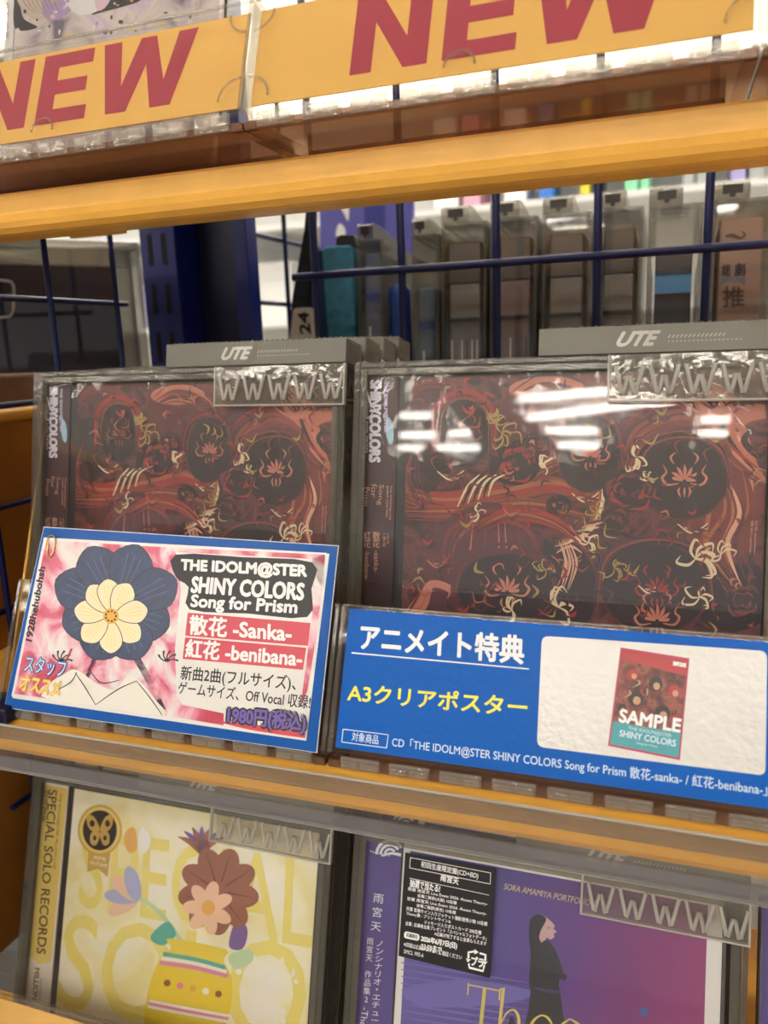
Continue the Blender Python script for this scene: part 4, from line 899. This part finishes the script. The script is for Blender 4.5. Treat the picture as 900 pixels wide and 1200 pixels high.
# ------------------------------------------------------------------ goods behind the mesh
mat('brown_dark', '#1c1412', .4); mat('case_grey', '#6f6a64', .4, var=.25, vscale=60); mat('case_mauve', '#75605c', .4, var=.1, vscale=60); mat('slate', '#59667a', .4, var=.2, vscale=80); mat('deep_blue', '#123a86', .4); mat('card_tan', '#8f7468', .6); mat('ink_brown', '#3a2a26', .6); mat('sky_blue', '#3f86bd', .4); mat('night', '#121a2c', .4)
shelf2 = tag(obj('display_shelf', MB().wbox(-222, 420, 432, 640, -90, -86, 'yellow_paint'), None, .5, (50, 520, -90)), 'yellow shelf behind the mesh that carries the tall disc cases', 'shelf')
def tall(x0, x1, ytop, Y, label, clabel, top_m, low_m, split, extra=None, lx=0, ccat='disc case'):
    g = Frame(Y, -86, 4); g2 = g
    a = g.px(x0, 320)[0]; c = g.px(x1, 320)[0]; v = g.px((x0 + x1) / 2, ytop + 18)[1]; vh = g.px(x0 + 8, ytop)[1]; D = 125
    t = thing('disc_security_case', g.W((a + c) / 2, 0, -60), label, 'security case', 'tall security cases behind the mesh')
    w_ = 1.8; b = MB()
    b.box(g, a, a + w_, 0, v, -D, 0, 'clear_shell').box(g, c - w_, c, 0, v, -D, 0, 'clear_shell').box(g, a + w_, c - w_, 0, 2, -D, 0, 'clear_shell').box(g, a + w_, c - w_, v - 2, v, -D, 0, 'clear_shell').box(g, a + w_, c - w_, 2, v - 2, -1, -.2, 'clear_plate')
    obj('shell', b, t, .4)
    hw = min(17, (c - a) * .62)
    fr2 = Yaw(g.W(a, v, 0).x, g.W(0, v, 0).y, g.W(0, v, 0).z, 1, 0)
    h = vh - v; h = max(h, 5)
    b = MB().prism(Yaw(fr2.o.x + 0, fr2.o.y, fr2.o.z, 0, 1), [(0, 0), (D * .55, 0), (14, h), (1.5, h), (0, h - 1.5)], 0, hw, 'clear_shell')
    obj('lock_head', b, t, .4)
    fr3 = Frame(fr2.o.y - .2, fr2.o.z, 0, fr2.o.x)
    obj('lock_slot', MB().box(fr3, hw * .25, hw * .8, h * .3, h * .8, -.5, .1, 'brown_dark').box(fr3, hw * .45, hw * .6, h * .1, h * .3, -.5, .1, 'brown_dark'), t)
    vt = v * split[0]; ct = thing('disc_case', g.W((a + c) / 2, 2, -60), clabel, ccat, 'cases inside the tall security cases')
    i0, i1 = a + w_ + (c - a) * .08, c - w_ - (c - a) * .10
    obj('spine', MB().box(g, i0, i1, 2.1, vt, -D + 6, -4, low_m), ct, .8)
    if top_m: obj('cap', MB().box(g, i0 - .4, i1 + .4, vt * split[1], vt + .5, -60, -3.2, top_m), ct, .8)
    b = MB(); fr4 = g
    if extra: extra(b, g, i0, i1, vt)
    else:
        for q in range(6): u = i0 + (i1 - i0) * (q + .5) / 6; b.stroke(g, [(u, 6), (u, vt * .62)], .6, -3.4, random.choice(['case_mauve', 'brown_dark', 'white_paint', 'slate']), False, True)
        b.stroke(g, [(i0, vt * .7), (i1, vt * .7)], 2.2, -3.3, 'brown_dark', False, True)
    obj('spine_print', b, ct)
def blue_band(b, g, i0, i1, vt): b.stroke(g, [(i0, vt * .82), (i1, vt * .82)], 4, -3.3, 'deep_blue', False, True); b.stroke(g, [(i0 + 3, vt * .2), (i0 + 3, vt * .7)], 1, -3.3, 'white_paint', False, True)
def night(b, g, i0, i1, vt): b.stroke(g, [(i0, vt * .86), (i1, vt * .86)], 9, -3.3, 'sky_blue', False, True); b.stroke(g, [(i0, vt * .3), (i1, vt * .3)], 4, -3.3, 'slate', False, True)
def kana(b, g, i0, i1, vt):
    p = lambda x, y: g.px(x, y, -3.3)
    for s_, q in (('総', [(846, 324), (856, 324), (846, 309)]), ('劇', [(861, 323), (873, 323), (861, 308)]), ('推', [(847, 360), (872, 360), (847, 336)])): b.text(g, s_, p(*q[0]), p(*q[1]), p(*q[2]), -3.3, 'ink_brown', .02, raw=True)
    b.text(g, '︻', p(845, 334), p(873, 334), p(845, 325), -3.3, 'slate', .05, raw=True)
    b.stroke(g, [p(850, 277), p(858, 276), p(868, 279), p(873, 275), p(869, 271)], [1, 2, 1.2, 1, .5], -3.3, 'ink_brown', True, True)
tall(419, 449, 262, 440, 'tall clear security case with a slate blue spine and blue band, first from the left', 'slate blue disc case with blue band in the leftmost tall security case', None, 'slate', (.95, .9), blue_band)
tall(482, 514, 256, 440, 'tall clear security case right of the blue rounded bottle', 'slate blue disc case right of the blue rounded bottle', None, 'slate', (.80, .9), blue_band)
tall(517, 570, 242, 442, 'tall clear security case with a dark topped case, just left of the second mesh wire', 'dark topped disc case just left of the second mesh wire', 'brown_dark', 'case_grey', (.93, .84))
tall(574, 629, 236, 442, 'tall clear security case split by the second mesh wire', 'dark topped disc case with pinkish spine behind the second mesh wire', 'brown_dark', 'case_mauve', (.93, .84))
tall(635, 692, 231, 442, 'tall clear security case left of the third mesh wire, by a blurred blue frame', 'dark topped grey disc case left of the third mesh wire', 'brown_dark', 'case_grey', (.93, .84))
tall(699, 752, 225, 442, 'tall clear security case right of the third mesh wire', 'dark topped disc case with a black centre line right of the third mesh wire', 'brown_dark', 'case_grey', (.93, .84))
tall(758, 822, 221, 442, 'tall clear security case holding the short blue and black case', 'short blue and black case low in a tall security case', None, 'night', (.86, .7), night)
tall(832, 905, 214, 442, 'wide tall clear security case cut by the right edge, brown spine with Japanese lettering', 'brown disc case with Japanese lettering at the right edge', None, 'card_tan', (.94, .6), kana)
b = MB(); g = Frame(455, -86, 0); cx = g.px(469, 360)[0]; zt = g.W(0, g.px(469, 333)[1]).z
b.tube([(cx, 455, -86), (cx, 455, zt - 6), (cx, 455, zt - 3), (cx, 455, zt - 1), (cx, 455, zt)], [6.5, 6.5, 6, 4.4, 1.5], 'deep_blue', 20)
tag(obj('blue_bottle', b, None, 0, (cx, 455, -86)), 'small deep blue rounded bottle between the two slate blue tall cases', 'bottle')
# teal pouch with black strap and price tag
mat('teal_cloth', '#2f7086', .7, var=.25, vscale=200, bump=.5, bscale=1500); mat('teal_dark', '#1a3350', .7); mat('tag_cream', '#d2cab4', .5)
g = Frame(450, -86, 2)
po = thing('fabric_pouch', g.W(g.px(395, 350)[0], 0, 0), 'teal blue fabric pouch standing behind the mesh left of the tall cases', 'pouch')
o_ = obj('pouch_body', MB().prism(g, g.pxs([(384, 400), (376, 292), (382, 288), (410, 287), (414, 292), (417, 420), (384, 420)]), -30, 0, 'teal_cloth'), po, 2)
obj('pouch_side', MB().prism(g, g.pxs([(350, 420), (352, 330), (357, 292), (376, 292), (384, 400), (384, 420)]), -30, -3, 'teal_dark'), po, 1)
obj('cap', MB().prism(g, g.pxs([(391, 287), (392, 276), (398, 274), (413, 274), (415, 288)]), -25, -3, 'black'), po, 1.5)
pts = [(366, 235), (364, 270), (358, 310), (352, 350), (349, 395)]
b = MB()
for q in range(4):
    A_, B_ = pts[q], pts[q + 1]; b.prism(g, g.pxs([(A_[0] - 5 - q, A_[1]), (A_[0] + 6 + q * 1.5, A_[1]), (B_[0] + 7 + q * 1.5, B_[1]), (B_[0] - 6 - q, B_[1])], 4), 3, 6, 'black')
tag(obj('black_strap', b, None, .4, g.W(g.px(355, 395)[0], 0, 5)), 'long black strap hanging behind the mesh beside the teal pouch', 'strap')
pt = thing('price_tag', g.W(g.px(356, 390, 8)[0], 0, 8), 'cream tag handwritten with 24 in front of the black strap', 'tag')
obj('tag_body', MB().prism(g, g.pxs(rrect([(344, 361), (367, 360), (370, 430), (336, 430)], 5), 8), 7, 8.5, 'tag_cream'), pt, .4)
obj('lettering', MB().text(g, '24', (364, 391), (361, 366), (352, 391), 8.6, 'black', .05), pt)
# purple board with pale shapes
mat('board_violet', '#4a4aa0', .5); mat('board_navy', '#101c80', .5)
g = Frame(620, 0, 0); bd = thing('printed_board', g.W(g.px(430, 270)[0], 0, 0), 'violet blue printed board with pale shapes behind the teal pouch', 'board')
obj('panel', MB().prism(g, g.pxs([(372, 180), (482, 180), (482, 330), (372, 330)])[:2] + [(g.px(482, 330)[0], -86), (g.px(372, 330)[0], -86)], -6, 0, 'board_violet'), bd)
b = MB().blob(g, [(394, 270), (398, 262), (404, 268), (404, 278), (395, 278)], .4, 'white_paint').blob(g, [(396, 236), (408, 236), (408, 258), (404, 252)], .4, 'white_paint').quad(g, [(427, 180), (451, 180), (451, 300), (427, 300)], .3, 'board_navy')
obj('printed_shapes', b, bd)
# big clear case with a dark board, beyond the side mesh
FY = Yaw(-308, 430, 0, 47, 60); FY.un = -FY.un if FY.un.y > 0 else FY.un
bx = thing('display_case', FY.W(-60, -60, 0), 'large clear case holding a dark navy board beyond the side mesh', 'case')
mat('board_dark', '#0c0f2c', .45, var=.2, vscale=20)
b = MB().box(FY, -95, 0, 62, 66, -14, 3, 'clear_shell').box(FY, -4, 0, -80, 62, -14, 3, 'clear_shell').box(FY, -95, -4, 52, 62, -3, -2, 'clear_bar').box(FY, -16, -4, -80, 52, -3, -2, 'clear_bar').box(FY, -95, -4, -80, 62, 1, 2, 'clear_plate')
obj('shell', b, bx, .6)
obj('board', MB().box(FY, -95, -14, -80, 54, -12, -6, 'board_dark'), bx, .5)
hp = [FY.px(x, y, 2.6) for x, y in ((-22, 329), (5, 329), (15, 333), (16, 350), (14, 368), (4, 372), (-22, 372), (-28, 350))]
obj('handle_opening', MB().tube([FY.W(u, v, 2.6) for u, v in crom(hp, True, 3)] + [FY.W(*hp[0], 2.6)], .9, 'clear_ridge', 8), bx)
mat('cardboard', '#6b4c33', .7, var=.15, vscale=40); mat('grey_plastic', '#4a5358', .4); mat('pale_pink', '#b99a92', .5)
g = Yaw(-306, 330, 0, 0, 1)
tag(obj('cardboard_box', MB().box(g, -60, 22, -44, -8, -60, -2, 'cardboard'), None, 1.5, (-310, 330, -44)), 'brown cardboard box beyond the side mesh, under the large dark case', 'box')
tag(obj('grey_storage_box', MB().wbox(-420, -288, 262, 330, ZL + .2, ZL + 26, 'grey_plastic').wbox(-420, -286, 260, 332, ZL + 26, ZL + 29, 'grey_plastic').wbox(-420, -287, 261, 331, ZL + 12, ZL + 14, 'grey_plastic'), None, 1, (-300, 290, ZL)), 'dark grey lidded plastic box at the bottom left beside the yellow CD stack', 'box')

# ------------------------------------------------------------------ the next aisle, far behind
mat('far_white', '#efefec', .6); mat('far_grey', '#9fa2a2', .6); mat('far_blue', '#2d6fc0', .5); mat('far_yellow', '#c9c232', .5); mat('far_green', '#7fc8a0', .5); mat('far_lilac', '#9b95c0', .5); mat('far_pink', '#d89ab0', .5); mat('far_dark', '#33343a', .5)
YB = 1100.0
g = Frame(YB, 0, 0)
rk = thing('store_rack', (0, YB + 200, -700), 'white lit store rack in the next aisle behind the tall cases', 'rack')
obj('added_strip_light', MB().wbox(-1150, 700, YB - 30, YB + 60, 520, 530, 'fixture_white').tube([(-1120, YB, 505), (680, YB, 505)], 13, 'tube_white', 12), rk)  # unseen strip light, added to brighten the far rack
obj('top_board', MB().wbox(-1150, 700, YB - 30, YB + 215, 530, 545, 'far_white'), rk)
obj('back_board', MB().wbox(-1150, 700, YB + 200, YB + 215, -700, 700, 'far_white'), rk)
for z in (-120, 40, 180, 330): obj('rack_shelf', MB().wbox(-1150, 700, YB + 20, YB + 200, z - 8, z, 'far_white'), rk)
items = [(-900, 70, 40, 100, 'far_white', 'white carton'), (-820, 60, 40, 70, 'far_lilac', 'lilac carton'), (-640, 90, 40, 90, 'far_white', 'white carton'), (-530, 110, -120, 90, 'far_grey', 'grey carton')]
far = [(500, 530, 'far_white', 'white package', 0), (534, 556, 'far_pink', 'pink package', 1), (584, 612, 'far_white', 'white package', 2), (626, 646, 'far_blue', 'blue framed package', 3), (676, 690, 'far_yellow', 'yellow package', 4), (690, 704, 'far_dark', 'dark package', 5), (730, 748, 'far_green', 'pale green package', 6), (748, 762, 'far_green', 'green package', 7), (800, 816, 'far_grey', 'grey package', 8), (816, 834, 'far_grey', 'grey package', 9), (858, 878, 'far_lilac', 'lilac package', 10), (880, 900, 'far_grey', 'grey package', 11)]
wh = ['above the small slate case', 'above the third tall case', 'above the case at the second wire', 'left of the third wire', 'just left of the third wire', 'touching the third wire', 'right of the third wire', 'before the fourth wire', 'above the short blue case', 'left of the fourth wire', 'above the brown case', 'at the right edge']
for (xa, xb, m, nm, i), wl in zip(far, wh):
    a = g.px(xa, 230)[0]; c = g.px(xb, 230)[0]
    o_ = thing('package', (a, YB + 60, 180), f'blurred {nm} on the far rack, {wl}', 'package', 'packages on the far rack')
    obj('box', MB().wbox(a, c - 2, YB + 40, YB + 120, 180.8, 300, m), o_, 2)
    obj('front_label', MB().wbox(a + (c - a) * .2, c - 2 - (c - a) * .2, YB + 38.5, YB + 40, 205, 270, 'far_white'), o_)
for x, w_, z, h, m, nm in items:
    tag(obj('carton', MB().wbox(x, x + w_, YB + 50, YB + 160, z + .5, z + h, m).wbox(x - 1, x + w_ + 1, YB + 49, YB + 161, z + h * .8, z + h, m), None, 2, (x, YB + 100, z)), f'blurred {nm} on the far rack beyond the upright post, {"lower shelf" if z < 0 else ("first" if x < -850 else "second" if x < -700 else "third") + " along"}', 'carton')
